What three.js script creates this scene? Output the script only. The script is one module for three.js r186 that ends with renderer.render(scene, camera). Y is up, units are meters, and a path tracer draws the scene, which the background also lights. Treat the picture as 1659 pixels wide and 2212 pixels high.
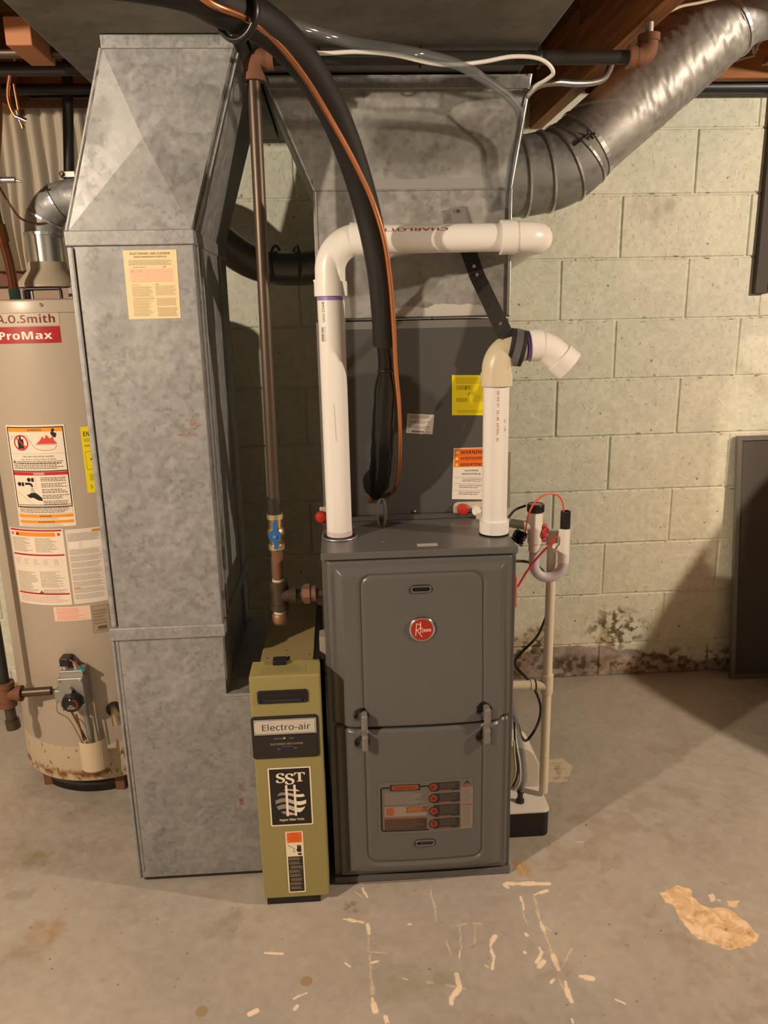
import * as THREE from 'three';
import { RoundedBoxGeometry } from 'three/addons/geometries/RoundedBoxGeometry.js';
import { ConvexGeometry } from 'three/addons/geometries/ConvexGeometry.js';
import { mergeGeometries } from 'three/addons/utils/BufferGeometryUtils.js';

// ---------------------------------------------------------------- camera, sky, lamps, exposure
const V = (x, y, z) => new THREE.Vector3(x, y, z);
const scene = new THREE.Scene();
const EYE = V(-0.7712, 1.3956, 2.7047), FOCAL = 1661;              // focal length in pixels of the 1659 x 2212 frame
const AX = V(0.99794356, -0.02061771, 0.06069241), AY = V(0.03514942, 0.96782099, -0.24917274), AZ = V(-0.05360202, 0.25079363, 0.96655542);
const camera = new THREE.PerspectiveCamera(2 * Math.atan(1106 / FOCAL) * 180 / Math.PI, 1659 / 2212, 0.05, 40);
camera.position.copy(EYE);
camera.quaternion.setFromRotationMatrix(new THREE.Matrix4().makeBasis(AX, AY, AZ));
scene.add(camera);
scene.background = new THREE.Color().setRGB(0.34, 0.42, 0.62);      // dull daylight outside the basement windows
const renderer = new THREE.WebGLRenderer({ antialias: true });
renderer.toneMapping = THREE.LinearToneMapping;
renderer.toneMappingExposure = 1.0;
renderer.shadowMap.enabled = true;
const LAMP_COLOR = new THREE.Color().setRGB(1, 0.815, 0.615);
const LAMPS = [
  { at: V(-2.6, 1.94, 2.6), power: 16.6 },
  { at: V(1.62, 1.97, 1.85), power: 13.0 },
];

// ---------------------------------------------------------------- helpers
function ray(px, py) { return V(0, 0, 0).addScaledVector(AX, (px - 829.5) / FOCAL).addScaledVector(AY, (1106 - py) / FOCAL).sub(AZ); }
function H(px, py, axis, value) { const d = ray(px, py); return EYE.clone().addScaledVector(d, (value - EYE[axis]) / d[axis]); }   // a pixel on a known plane
const Z = (px, py, z) => H(px, py, 'z', z);
let seed = 12345;
const rnd = (a = 0, b = 1) => { seed = (Math.imul(seed, 1664525) + 1013904223) >>> 0; return a + (b - a) * seed / 4294967296; };
const hash = (x, y, s) => { let n = Math.imul(x | 0, 374761393) ^ Math.imul(y | 0, 668265263) ^ Math.imul(s | 0, 2147001325); n = Math.imul(n ^ (n >>> 13), 1274126177); return ((n ^ (n >>> 16)) >>> 0) / 4294967296; };
const mod = (a, n) => ((a % n) + n) % n;
function vnoise(x, y, per, s) {
  const xi = Math.floor(x), yi = Math.floor(y); let fx = x - xi, fy = y - yi; fx = fx * fx * (3 - 2 * fx); fy = fy * fy * (3 - 2 * fy);
  const x0 = mod(xi, per), x1 = mod(xi + 1, per), y0 = mod(yi, per), y1 = mod(yi + 1, per);
  const a = hash(x0, y0, s), b = hash(x1, y0, s), c = hash(x0, y1, s), d = hash(x1, y1, s);
  return a + (b - a) * fx + (c - a) * fy + (a - b - c + d) * fx * fy;
}
function fbm(x, y, per, s, oct = 4) { let v = 0, a = 0.5, t = 0; for (let i = 0; i < oct; i++) { v += a * vnoise(x, y, per, s + i); t += a; a *= 0.5; x *= 2; y *= 2; per *= 2; } return v / t; }
const clamp = (x, a = 0, b = 1) => Math.min(b, Math.max(a, x));
const sstep = (a, b, x) => { const t = clamp((x - a) / (b - a)); return t * t * (3 - 2 * t); };
function dataTex(w, h, fn, srgb = true) {
  const d = new Uint8Array(w * h * 4);
  for (let j = 0; j < h; j++) for (let i = 0; i < w; i++) { const c = fn((i + 0.5) / w, (j + 0.5) / h), k = (j * w + i) * 4; d[k] = clamp(c[0]) * 255; d[k + 1] = clamp(c[1]) * 255; d[k + 2] = clamp(c[2]) * 255; d[k + 3] = 255; }
  const t = new THREE.DataTexture(d, w, h); t.magFilter = THREE.LinearFilter; t.minFilter = THREE.LinearFilter; t.wrapS = t.wrapT = THREE.RepeatWrapping;
  if (srgb) t.colorSpace = THREE.SRGBColorSpace; t.needsUpdate = true; return t;
}
const rep = (t, sx, sy = sx) => { const c = t.clone(); c.repeat.set(sx, sy); c.needsUpdate = true; return c; };
function canvasTex(w, h, draw) {
  const c = document.createElement('canvas'); c.width = Math.round(w); c.height = Math.round(h); const g = c.getContext('2d'); draw(g, c.width, c.height);
  const t = new THREE.CanvasTexture(c); t.colorSpace = THREE.SRGBColorSpace; return t;
}
const M = (r, g, b, rough = 0.6, metal = 0, extra = {}) => { const m = new THREE.MeshStandardMaterial({ roughness: rough, metalness: metal, ...extra }); m.color.setRGB(r, g, b); return m; };
const names = {}, origins = new Map();
function numbered(n) { names[n] = (names[n] ?? -1) + 1; return names[n] ? `${n}_${String(names[n]).padStart(3, '0')}` : n; }
function shade(o) { o.castShadow = true; o.receiveShadow = true; return o; }
// a thing: a Group at its base; parts are given in world coordinates and shifted to the group's origin
function thing(name, label, category, at = V(0, 0, 0), group, kind) {
  const o = new THREE.Group(); o.name = numbered(name); o.position.copy(at); scene.add(o); origins.set(o, at.clone());
  o.userData = { label, category }; if (group) o.userData.group = group; if (kind) o.userData.kind = kind;
  return o;
}
const flat = (a) => { const l = [a].flat(9).map((g) => { g = g.index ? g.toNonIndexed() : g.clone(); for (const k of Object.keys(g.attributes)) if (!['position', 'normal', 'uv'].includes(k)) g.deleteAttribute(k); return g; }); return l.length > 1 ? mergeGeometries(l) : l[0]; };
function obj(name, geos, mat, parent, label) {
  const g = flat(geos), o = origins.get(parent); g.translate(-o.x, -o.y, -o.z);
  const m = shade(new THREE.Mesh(g, mat)); m.name = name; parent.add(m); origins.set(m, o); if (label) m.userData.label = label;
  return m;
}
function single(name, geos, mat, label, category, group) {         // a thing that is one mesh
  const g = flat(geos); g.computeBoundingBox(); const b = g.boundingBox, c = V((b.min.x + b.max.x) / 2, b.min.y, (b.min.z + b.max.z) / 2);
  g.translate(-c.x, -c.y, -c.z); const m = shade(new THREE.Mesh(g, mat)); m.name = numbered(name); m.position.copy(c); m.userData = { label, category }; if (group) m.userData.group = group; scene.add(m); return m;
}
function uvw(g, s = 1) {                                            // uv in metres from the way each face points
  g = g.index ? g.toNonIndexed() : g; const p = g.attributes.position, n = g.attributes.normal, uv = new Float32Array(p.count * 2);
  for (let i = 0; i < p.count; i++) {
    const ax = Math.abs(n.getX(i)), ay = Math.abs(n.getY(i)), az = Math.abs(n.getZ(i));
    const [u, v] = az >= ax && az >= ay ? [p.getX(i), p.getY(i)] : ax >= ay ? [p.getZ(i) + 0.37, p.getY(i)] : [p.getX(i), p.getZ(i) + 0.53];
    uv[2 * i] = u * s; uv[2 * i + 1] = v * s;
  }
  g.setAttribute('uv', new THREE.BufferAttribute(uv, 2)); return g;
}
function bx(x0, x1, y0, y1, z0, z1, r = 0.0015, seg = 1) {
  const w = Math.abs(x1 - x0), h = Math.abs(y1 - y0), d = Math.abs(z1 - z0); r = Math.min(r, w / 2.01, h / 2.01, d / 2.01);
  const g = r > 0 ? new RoundedBoxGeometry(w, h, d, seg, r) : new THREE.BoxGeometry(w, h, d);
  g.translate((x0 + x1) / 2, (y0 + y1) / 2, (z0 + z1) / 2); return uvw(g);
}
function sweep(pts, r, radial = 16, caps = true) {                  // a tube through points; r a number or a function of t (0..1)
  const n = pts.length, T = pts.map((p, i) => pts[Math.min(n - 1, i + 1)].clone().sub(pts[Math.max(0, i - 1)]).normalize());
  let N = Math.abs(T[0].y) < 0.9 ? V(0, 1, 0) : V(1, 0, 0); N.addScaledVector(T[0], -N.dot(T[0])).normalize();
  const rings = [], R = typeof r === 'function' ? r : () => r; let len = 0; const uvs = [];
  for (let i = 0; i < n; i++) {
    N.addScaledVector(T[i], -N.dot(T[i])).normalize(); const Bn = T[i].clone().cross(N); if (i) len += pts[i].distanceTo(pts[i - 1]);
    const rr = R(i / (n - 1)), ring = [];
    for (let k = 0; k <= radial; k++) { const a = k / radial * Math.PI * 2; ring.push(N.clone().multiplyScalar(Math.cos(a)).addScaledVector(Bn, Math.sin(a))); }
    rings.push(ring); uvs.push([len, rr]);
  }
  const pos = [], nor = [], uv = [], idx = [];
  for (let i = 0; i < n; i++) for (let k = 0; k <= radial; k++) { const d = rings[i][k], rr = uvs[i][1]; pos.push(pts[i].x + d.x * rr, pts[i].y + d.y * rr, pts[i].z + d.z * rr); nor.push(d.x, d.y, d.z); uv.push(uvs[i][0], k / radial * Math.PI * 2 * R(0.5)); }
  for (let i = 0; i < n - 1; i++) for (let k = 0; k < radial; k++) { const a = i * (radial + 1) + k, b = a + radial + 1; idx.push(a, a + 1, b, b, a + 1, b + 1); }
  if (caps) for (const e of [0, n - 1]) {
    const c = pos.length / 3, s = e ? 1 : -1; pos.push(pts[e].x, pts[e].y, pts[e].z); nor.push(T[e].x * s, T[e].y * s, T[e].z * s); uv.push(0, 0);
    for (let k = 0; k <= radial; k++) { const d = rings[e][k], rr = uvs[e][1]; pos.push(pts[e].x + d.x * rr, pts[e].y + d.y * rr, pts[e].z + d.z * rr); nor.push(T[e].x * s, T[e].y * s, T[e].z * s); uv.push(d.x * rr, d.z * rr); }
    for (let k = 0; k < radial; k++) e ? idx.push(c, c + 1 + k, c + 2 + k) : idx.push(c, c + 2 + k, c + 1 + k);
  }
  const g = new THREE.BufferGeometry(); g.setAttribute('position', new THREE.Float32BufferAttribute(pos, 3)); g.setAttribute('normal', new THREE.Float32BufferAttribute(nor, 3)); g.setAttribute('uv', new THREE.Float32BufferAttribute(uv, 2)); g.setIndex(idx); return g;
}
const rod = (a, b, r, r2 = r, radial = 16) => sweep([a, b], (t) => r + (r2 - r) * t, radial);
const spline = (pts, n = 60) => new THREE.CatmullRomCurve3(pts, false, 'centripetal').getPoints(n);
function filleted(pts, fr, n = 10) {                                // straight runs joined by round bends
  const out = [pts[0].clone()];
  for (let i = 1; i < pts.length - 1; i++) {
    const a = pts[i - 1].clone().sub(pts[i]), b = pts[i + 1].clone().sub(pts[i]), la = a.length(), lb = b.length(); a.normalize(); b.normalize();
    const ang = Math.acos(clamp(a.dot(b), -1, 1)), lim = pts.length === 3 ? 0.98 : 0.49, d = Math.min(fr / Math.tan(ang / 2), la * lim, lb * lim), rr = d * Math.tan(ang / 2);
    const c = pts[i].clone().addScaledVector(a.clone().add(b).normalize(), rr / Math.sin(ang / 2));
    const s = pts[i].clone().addScaledVector(a, d).sub(c), e = pts[i].clone().addScaledVector(b, d).sub(c), w = Math.acos(clamp(s.dot(e) / s.length() / e.length(), -1, 1));
    for (let k = 0; k <= n; k++) { const t = k / n; out.push(c.clone().addScaledVector(s, Math.sin((1 - t) * w) / Math.sin(w)).addScaledVector(e, Math.sin(t * w) / Math.sin(w))); }
  }
  out.push(pts.at(-1).clone()); return out;
}
function ringTube(a, b, ro, ri, radial = 28) {                      // an open-ended pipe with wall thickness
  const d = b.clone().sub(a), L = d.length(), g = new THREE.LatheGeometry([[ri, 0], [ro, 0], [ro, L], [ri, L], [ri, 0]].map(([x, y]) => new THREE.Vector2(x, y)), radial).toNonIndexed();
  g.computeVertexNormals(); g.applyQuaternion(new THREE.Quaternion().setFromUnitVectors(V(0, 1, 0), d.normalize())); g.translate(a.x, a.y, a.z); return g;
}
function lathe(prof, c, radial = 48, crease = true) {
  const g = new THREE.LatheGeometry(prof.map(([x, y]) => new THREE.Vector2(x, y)), radial); g.translate(c.x, c.y, c.z); return g;
}
function quads(list) {                                              // flat faces of three or four corners
  const pos = []; for (const q of list) { pos.push(q[0], q[1], q[2]); if (q[3]) pos.push(q[0], q[2], q[3]); }
  const g = new THREE.BufferGeometry().setFromPoints(pos); g.computeVertexNormals(); return uvw(g);
}
function extrude(pts, depth, z0, bevel = 0) {                       // outline in x,y pushed along z
  const s = new THREE.Shape(pts.map(([x, y]) => new THREE.Vector2(x, y))); const g = new THREE.ExtrudeGeometry(s, { depth: depth - 2 * bevel, bevelEnabled: bevel > 0, bevelSize: bevel, bevelThickness: bevel, bevelOffset: -bevel, bevelSegments: 2, curveSegments: 12 });
  g.translate(0, 0, z0 + bevel); return uvw(g);
}
function rrect(x0, x1, y0, y1, r, n = 5) { const p = []; for (const [cx, cy, a0] of [[x1 - r, y1 - r, 0], [x0 + r, y1 - r, 1], [x0 + r, y0 + r, 2], [x1 - r, y0 + r, 3]]) for (let k = 0; k <= n; k++) { const a = (a0 + k / n) * Math.PI / 2; p.push([cx + Math.cos(a) * r, cy + Math.sin(a) * r]); } return p; }
// a sticker: four corners in world space (top-left, top-right, bottom-right, bottom-left), lifted a hair off its surface
function sticker(name, c, tex, parent, label, rough = 0.45) {
  const n = c[1].clone().sub(c[0]).cross(c[3].clone().sub(c[0])).normalize().negate().multiplyScalar(0.0007);
  const [a, b, d, e] = c.map((p) => p.clone().add(n)); const g = new THREE.BufferGeometry().setFromPoints([e, d, b, e, b, a]);
  g.setAttribute('uv', new THREE.Float32BufferAttribute([0, 0, 1, 0, 1, 1, 0, 0, 1, 1, 0, 1], 2)); g.computeVertexNormals();
  const m = new THREE.MeshStandardMaterial({ map: tex, roughness: rough }); return obj(name, g, m, parent, label);
}
const rectZ = (x0, x1, y0, y1, z) => [V(x0, y1, z), V(x1, y1, z), V(x1, y0, z), V(x0, y0, z)];
function cylPatch(cx, cz, r, a0, a1, y0, y1, n = 14, lift = 0.0007) { // a sticker bent round an upright cylinder
  const pos = [], uv = [], nor = [], idx = [];
  for (let i = 0; i <= n; i++) { const t = i / n, a = a0 + (a1 - a0) * t; for (const [v, y] of [[0, y0], [1, y1]]) { pos.push(cx + Math.sin(a) * (r + lift), y, cz + Math.cos(a) * (r + lift)); nor.push(Math.sin(a), 0, Math.cos(a)); uv.push(t, v); } }
  for (let i = 0; i < n; i++) { const k = i * 2; idx.push(k, k + 2, k + 1, k + 2, k + 3, k + 1); }
  const g = new THREE.BufferGeometry(); g.setAttribute('position', new THREE.Float32BufferAttribute(pos, 3)); g.setAttribute('normal', new THREE.Float32BufferAttribute(nor, 3)); g.setAttribute('uv', new THREE.Float32BufferAttribute(uv, 2)); g.setIndex(idx); return g;
}
// rows of small print too fine to read
function print(g, x, y, w, h, step, color, ragged = 0.25) { g.fillStyle = color; for (let j = y; j < y + h; j += step) { let i = x; const end = x + w * (1 - rnd(0, ragged)); while (i < end) { const l = rnd(step * 0.5, step * 1.9); g.fillRect(i, j, Math.min(l, end - i), step * 0.5); i += l + step * 0.35; } } }
function txt(g, s, x, y, size, color, o = {}) { g.save(); g.translate(x, y); if (o.rot) g.rotate(o.rot); g.fillStyle = color; g.font = `${o.style ?? 'bold'} ${size}px ${o.font ?? 'sans-serif'}`; g.textAlign = o.align ?? 'center'; g.textBaseline = o.base ?? 'middle'; if (o.w) { const m = g.measureText(s).width; g.scale(o.w / m, 1); } g.fillText(s, 0, 0); g.restore(); }
function tri(g, x, y, s, fill, mark) { g.fillStyle = fill; g.beginPath(); g.moveTo(x, y - s * 0.55); g.lineTo(x + s * 0.6, y + s * 0.45); g.lineTo(x - s * 0.6, y + s * 0.45); g.fill(); if (mark) { g.fillStyle = mark; g.fillRect(x - s * 0.06, y - s * 0.2, s * 0.12, s * 0.35); g.fillRect(x - s * 0.06, y + s * 0.22, s * 0.12, s * 0.12); } }
function blob(g, pts, fill) { g.fillStyle = fill; g.beginPath(); pts.forEach(([x, y], i) => (i ? g.lineTo(x, y) : g.moveTo(x, y))); g.closePath(); g.fill(); }

// ---------------------------------------------------------------- materials
const spangle = (() => {
  const K = 22, cell = (u, v) => { const x = u * K, y = v * K, xi = Math.floor(x), yi = Math.floor(y); let b = 9, id = 0; for (let j = -1; j <= 1; j++) for (let i = -1; i <= 1; i++) { const cx = mod(xi + i, K), cy = mod(yi + j, K), dx = xi + i + hash(cx, cy, 1) - x, dy = yi + j + hash(cx, cy, 2) - y, d = dx * dx + dy * dy; if (d < b) { b = d; id = hash(cx, cy, 3); } } return id; };
  const f = (u, v) => { const w = (fbm(u * 8, v * 8, 8, 5, 4) - 0.5) * 0.1; return [cell(u + w, v + w), fbm(u * 5, v * 5, 5, 21, 5), fbm(u * 40, v * 40, 40, 31, 2), hash(Math.floor(u * 420), Math.floor(v * 420), 9), 0.72 * fbm(u * 34, v * 34, 34, 61, 3) + 0.28 * fbm(u * 6, v * 6, 6, 67, 2)]; };
  const map = dataTex(768, 768, (u, v) => { const [c, st, fi, sp, fi2] = f(u, v); let b = 0.78 + 0.05 * (c - 0.5) + 0.11 * (fi - 0.5) - 0.05 * sstep(0.42, 0.80, st) - 0.08 * sstep(0.58, 0.80, fi2); if (sp > 0.9965) b += 0.2; return [b, b * 0.995, b * 0.985]; });
  const rough = dataTex(384, 384, (u, v) => { const [c, st, fi] = f(u, v); const b = 0.54 + 0.12 * (c - 0.5) + 0.14 * (fi - 0.5) + 0.10 * sstep(0.5, 0.7, st); return [b, b, b]; }, false);
  return { map, rough };
})();
const galv = M(0.62, 0.64, 0.66, 1, 0.5, { map: rep(spangle.map, 2.4), roughnessMap: rep(spangle.rough, 2.4) });
const galvBright = M(0.62, 0.64, 0.66, 1, 0.5, { map: rep(spangle.map, 4.5), roughnessMap: rep(spangle.rough, 4.5) });
const galvSmooth = M(0.62, 0.62, 0.62, 0.36, 0.85);
const pvc = M(0.87, 0.86, 0.82, 0.28), pvcAged = M(0.70, 0.63, 0.46, 0.34), cpvc = M(0.74, 0.68, 0.52, 0.4);
const paintGrey = M(0.118, 0.117, 0.115, 0.33), paintDark = M(0.085, 0.084, 0.082, 0.36);
const blackPlastic = M(0.012, 0.012, 0.013, 0.35), blackRubber = M(0.02, 0.02, 0.02, 0.6), blackFoam = M(0.0095, 0.0085, 0.0075, 0.66), blackTape = M(0.006, 0.006, 0.0065, 0.22);
const iron = M(0.10, 0.075, 0.055, 0.42, 0.6), ironBlack = M(0.035, 0.032, 0.03, 0.5, 0.4), rusty = M(0.19, 0.085, 0.045, 0.75, 0.2), brass = M(0.52, 0.35, 0.14, 0.3, 0.9);
const copper = M(0.78, 0.33, 0.16, 0.28, 0.95), copperOld = M(0.33, 0.145, 0.07, 0.45, 0.8), chrome = M(0.78, 0.77, 0.75, 0.16, 1), redPlastic = M(0.52, 0.035, 0.02, 0.3), orangeRed = M(0.75, 0.09, 0.025, 0.35);
const olive = M(0.30, 0.265, 0.10, 0.42), tan = M(0.36, 0.285, 0.13, 0.5), steelDark = M(0.10, 0.10, 0.10, 0.42, 0.6), whitePlastic = M(0.80, 0.78, 0.72, 0.35), blue = M(0.02, 0.13, 0.42, 0.35), purple = M(0.28, 0.20, 0.55, 0.4);
const clearTube = new THREE.MeshPhysicalMaterial({ transmission: 0.92, thickness: 0, roughness: 0.04, ior: 1.45 }); clearTube.color.setRGB(0.80, 0.83, 0.85);
const milkyTube = new THREE.MeshPhysicalMaterial({ transmission: 0.35, thickness: 0, roughness: 0.45, ior: 1.4 }); milkyTube.color.setRGB(0.78, 0.76, 0.82);

// ---------------------------------------------------------------- the setting
const ROOM = { x0: -3.4, x1: 3.2, z1: 5.2, top: 2.25 };
function struct(name, label, category) { return thing(name, label, category, V(0, 0, 0), undefined, 'structure'); }
// floor: grey painted concrete, worn; the map covers the stretch in view and its plain border goes on beyond
{
  const X0 = -2.1, X1 = 1.3, Z0 = -0.1, Z1 = 1.95, W = 2048, Hh = 1235, S = W / (X1 - X0);
  const at = (px, py) => { const p = H(px, py, 'y', 0); return [(p.x - X0) * S, (p.z - Z0) * S]; };
  const map = canvasTex(W, Hh, (g) => {
    const im = g.createImageData(W, Hh), d = im.data;
    for (let j = 0; j < Hh; j++) for (let i = 0; i < W; i++) {
      const u = i / S, v = j / S, edge = Math.min(i, j, W - 1 - i, Hh - 1 - j), k = (j * W + i) * 4, f = sstep(0, 60, edge);
      const big = fbm(u * 1.6, v * 1.6, 997, 3, 4) - 0.5, mid = fbm(u * 9, v * 9, 997, 13, 4) - 0.5, fine = fbm(u * 60, v * 60, 997, 23, 3) - 0.5, speck = vnoise(u * 150, v * 150, 9973, 33);
      const dirt = 0.6 * sstep(0.56, 0.72, fbm(u * 3.1 + 7, v * 3.1, 997, 43, 5)) * sstep(0.45, 0.6, fbm(u * 22, v * 22, 997, 53, 3));
      let b = 1 + f * (big * 0.16 + mid * 0.09 + fine * 0.10 - dirt * 0.11); if (speck > 0.988) b -= 0.10 * f;
      const warm = f * (big * 10 + dirt * 6);
      d[k] = clamp(168 * b + warm, 0, 255); d[k + 1] = clamp(163 * b, 0, 255); d[k + 2] = clamp(154 * b - warm, 0, 255); d[k + 3] = 255;
    }
    g.putImageData(im, 0, 0);
    const ragged = (list, amp, fill) => { const p = list.map(([x, y]) => at(x, y)), out = []; for (let i = 0; i < p.length; i++) { const a = p[i], b = p[(i + 1) % p.length], n = Math.max(2, Math.hypot(b[0] - a[0], b[1] - a[1]) / 5 | 0); for (let k = 0; k < n; k++) { const t = k / n; out.push([a[0] + (b[0] - a[0]) * t + rnd(-amp, amp), a[1] + (b[1] - a[1]) * t + rnd(-amp, amp)]); } } blob(g, out, fill); };
    const speckle = (list, n, fill, r0, r1) => { const p = list.map(([x, y]) => at(x, y)), xs = p.map((q) => q[0]), ys = p.map((q) => q[1]); g.fillStyle = fill; for (let k = 0; k < n; k++) { const x = rnd(Math.min(...xs), Math.max(...xs)), y = rnd(Math.min(...ys), Math.max(...ys)); g.beginPath(); g.ellipse(x, y, rnd(r0, r1), rnd(r0, r1), rnd(0, 3), 0, 7); g.fill(); } };
    // paint flaked away to bare concrete
    const big = [[1428, 1930], [1460, 1914], [1490, 1918], [1497, 1938], [1515, 1956], [1535, 1962], [1565, 1960], [1585, 1972], [1612, 1990], [1630, 2012], [1640, 2018], [1634, 2036], [1610, 2046], [1570, 2050], [1530, 2036], [1500, 2024], [1480, 1998], [1462, 1972], [1455, 1958], [1436, 1948]];
    ragged(big, 2.2, '#ecd0a6'); g.save(); g.beginPath(); big.map(([x, y]) => at(x, y)).forEach(([x, y], i) => (i ? g.lineTo(x, y) : g.moveTo(x, y))); g.clip(); for (let k = 0; k < 260; k++) { const [x, y] = at(rnd(1425, 1640), rnd(1912, 2050)); g.fillStyle = ['rgba(214,178,132,.5)', 'rgba(244,222,190,.5)', 'rgba(190,150,105,.3)'][k % 3]; g.beginPath(); g.ellipse(x, y, rnd(2, 16), rnd(2, 9), rnd(0, 3), 0, 7); g.fill(); } g.restore();
    ragged([[1530, 1932], [1540, 1930], [1546, 1945], [1535, 1948]], 1.5, '#e8d2b2'); ragged([[1572, 1946], [1598, 1945], [1592, 1960], [1574, 1958]], 1.5, '#e3caa2'); ragged([[1546, 1942], [1560, 1944], [1556, 1949]], 1, '#e0ccae');
    ragged([[1180, 1640], [1215, 1638], [1238, 1655], [1232, 1672], [1222, 1690], [1185, 1690], [1170, 1670]], 2.4, '#cbbfa9'); speckle([[1180, 1645], [1228, 1682]], 26, 'rgba(150,140,120,.45)', 1, 6);
    // old scratches and drips of pale paint
    const line = (pts, w, c = '#efdcc0') => { g.strokeStyle = c; g.lineCap = 'round'; g.lineJoin = 'round'; for (let i = 0; i < pts.length - 1; i++) { const a = at(...pts[i]), b = at(...pts[i + 1]), n = Math.max(1, Math.hypot(b[0] - a[0], b[1] - a[1]) / 7 | 0); for (let k = 0; k < n; k++) { g.lineWidth = w * rnd(0.45, 1.35); g.beginPath(); g.moveTo(a[0] + (b[0] - a[0]) * k / n + rnd(-1, 1), a[1] + (b[1] - a[1]) * k / n + rnd(-0.6, 0.6)); g.lineTo(a[0] + (b[0] - a[0]) * (k + 1) / n + rnd(-1, 1), a[1] + (b[1] - a[1]) * (k + 1) / n + rnd(-0.6, 0.6)); g.stroke(); } } };
    const C = (x, y) => [600 + x / 2.37, 1860 + y / 2.37];            // marks read off an enlarged view
    for (const [w, c, ...p] of [
      [7, 0, [432, 140], [458, 186]], [4, 1, [400, 158], [432, 188]], [7, 0, [338, 298], [440, 314]], [7, 0, [462, 326], [466, 372]], [3, 1, [466, 372], [466, 470]], [3, 1, [478, 465], [560, 472]], [6, 0, [480, 522], [512, 512]], [5, 0, [348, 524], [368, 542]], [3, 1, [470, 480], [480, 620]], [7, 1, [484, 625], [486, 676]], [9, 0, [486, 704], [500, 768]], [6, 0, [552, 800], [558, 830]], [3, 1, [320, 815], [322, 834]],
      [5, 1, [788, 186], [806, 236]], [3, 1, [784, 150], [790, 190]], [3, 1, [806, 236], [808, 310]], [5, 0, [640, 600], [665, 610]], [5, 1, [770, 620], [790, 622]], [5, 0, [668, 324], [682, 322]], [9, 0, [912, 580], [928, 640]], [4, 1, [866, 634], [962, 656]], [9, 0, [928, 656], [890, 700], [892, 728]], [5, 0, [934, 462], [930, 495]], [3, 1, [934, 340], [938, 460]], [4, 1, [920, 332], [966, 320]], [5, 1, [1004, 318], [1038, 322]], [3, 1, [1012, 330], [1010, 425]], [3, 1, [860, 400], [886, 482]], [10, 0, [1110, 386], [1090, 426]], [5, 0, [1090, 430], [1104, 490]], [7, 0, [1104, 494], [1100, 552]], [6, 0, [1062, 534], [1076, 544]],
      [7, 0, [1160, 120], [1176, 134]], [9, 0, [1176, 116], [1388, 116]], [4, 1, [1240, 92], [1286, 92]], [7, 0, [1316, 172], [1376, 152]], [3, 1, [1228, 10], [1270, 80]], [5, 0, [1246, 182], [1258, 250]], [4, 1, [1256, 260], [1276, 325]], [5, 1, [1310, 180], [1344, 310]], [6, 0, [1344, 312], [1360, 352]], [4, 1, [1362, 330], [1398, 358]], [4, 1, [1360, 350], [1410, 480]], [9, 0, [1412, 486], [1438, 556]], [3, 1, [1502, 450], [1460, 540]], [7, 0, [1336, 444], [1350, 468], [1330, 520]], [8, 0, [1358, 514], [1340, 542]], [9, 0, [1548, 590], [1610, 600]], [4, 1, [1440, 605], [1500, 718]], [10, 0, [1470, 620], [1480, 660], [1502, 720]], [6, 0, [1400, 625], [1412, 606]], [5, 0, [1272, 374], [1276, 380]], [5, 0, [1262, 466], [1266, 470]], [4, 0, [1508, 810], [1512, 830]],
      [3, 0, [80, 706], [146, 676]], [5, 0, [84, 760], [96, 745]], [3, 0, [0, 472], [22, 478]], [3, 1, [0, 294], [26, 294]]]) line(p.map((q) => C(...q)), w * 0.75, c ? 'rgba(226,210,184,.55)' : '#f0dfc4');
    line([[572, 2058], [610, 2061]], 3); line([[540, 2190], [552, 2184]], 6); line([[1330, 2160], [1350, 2168]], 3); line([[1556, 1905], [1570, 1912]], 2, '#8d8471'); line([[1240, 1820], [1262, 1818]], 2, 'rgba(230,220,200,.6)');
    // dirt, boot marks and rust
    const smudge = (list, n, fill, r0, r1) => speckle(list, Math.round(n * 0.8), fill.replace(/[\d.]+\)$/, (s) => parseFloat(s) * 0.42 + ')'), r0, r1 * 0.8);
    smudge([[60, 1840], [100, 1870]], 60, 'rgba(120,100,66,.16)', 3, 15); smudge([[75, 1995], [120, 2030]], 60, 'rgba(150,118,72,.16)', 3, 18); smudge([[15, 1925], [70, 1940]], 30, 'rgba(110,100,84,.16)', 3, 12); smudge([[10, 2040], [90, 2085]], 60, 'rgba(120,100,80,.10)', 4, 20);
    smudge([[40, 1690], [230, 1770]], 120, 'rgba(96,84,62,.10)', 3, 20); smudge([[440, 1970], [560, 2030]], 70, 'rgba(96,90,62,.09)', 3, 18); smudge([[260, 1915], [300, 2000]], 24, 'rgba(100,92,80,.10)', 4, 12); smudge([[1108, 1860], [1150, 1890]], 60, 'rgba(178,122,44,.14)', 3, 12); smudge([[745, 1950], [770, 1968]], 26, 'rgba(80,66,48,.22)', 2, 8);
    smudge([[800, 2090], [1000, 2150]], 70, 'rgba(96,92,72,.07)', 6, 26); smudge([[1150, 2085], [1240, 2110]], 40, 'rgba(120,92,66,.10)', 3, 14);
    for (const [x, y] of [[662, 2120], [436, 2185]]) { const [a, b] = at(x, y); g.fillStyle = 'rgba(150,128,88,.7)'; g.beginPath(); g.ellipse(a, b, 8, 8, 0, 0, 7); g.fill(); }
    for (let k = 0; k < 150; k++) { const [a, b] = at(rnd(0, 1659), rnd(1700, 2212)); g.fillStyle = `rgba(70,60,48,${rnd(0.15, 0.5)})`; g.beginPath(); g.ellipse(a, b, rnd(0.6, 2.4), rnd(0.6, 2), rnd(0, 3), 0, 7); g.fill(); }
  });
  map.wrapS = map.wrapT = THREE.ClampToEdgeWrapping;
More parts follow.
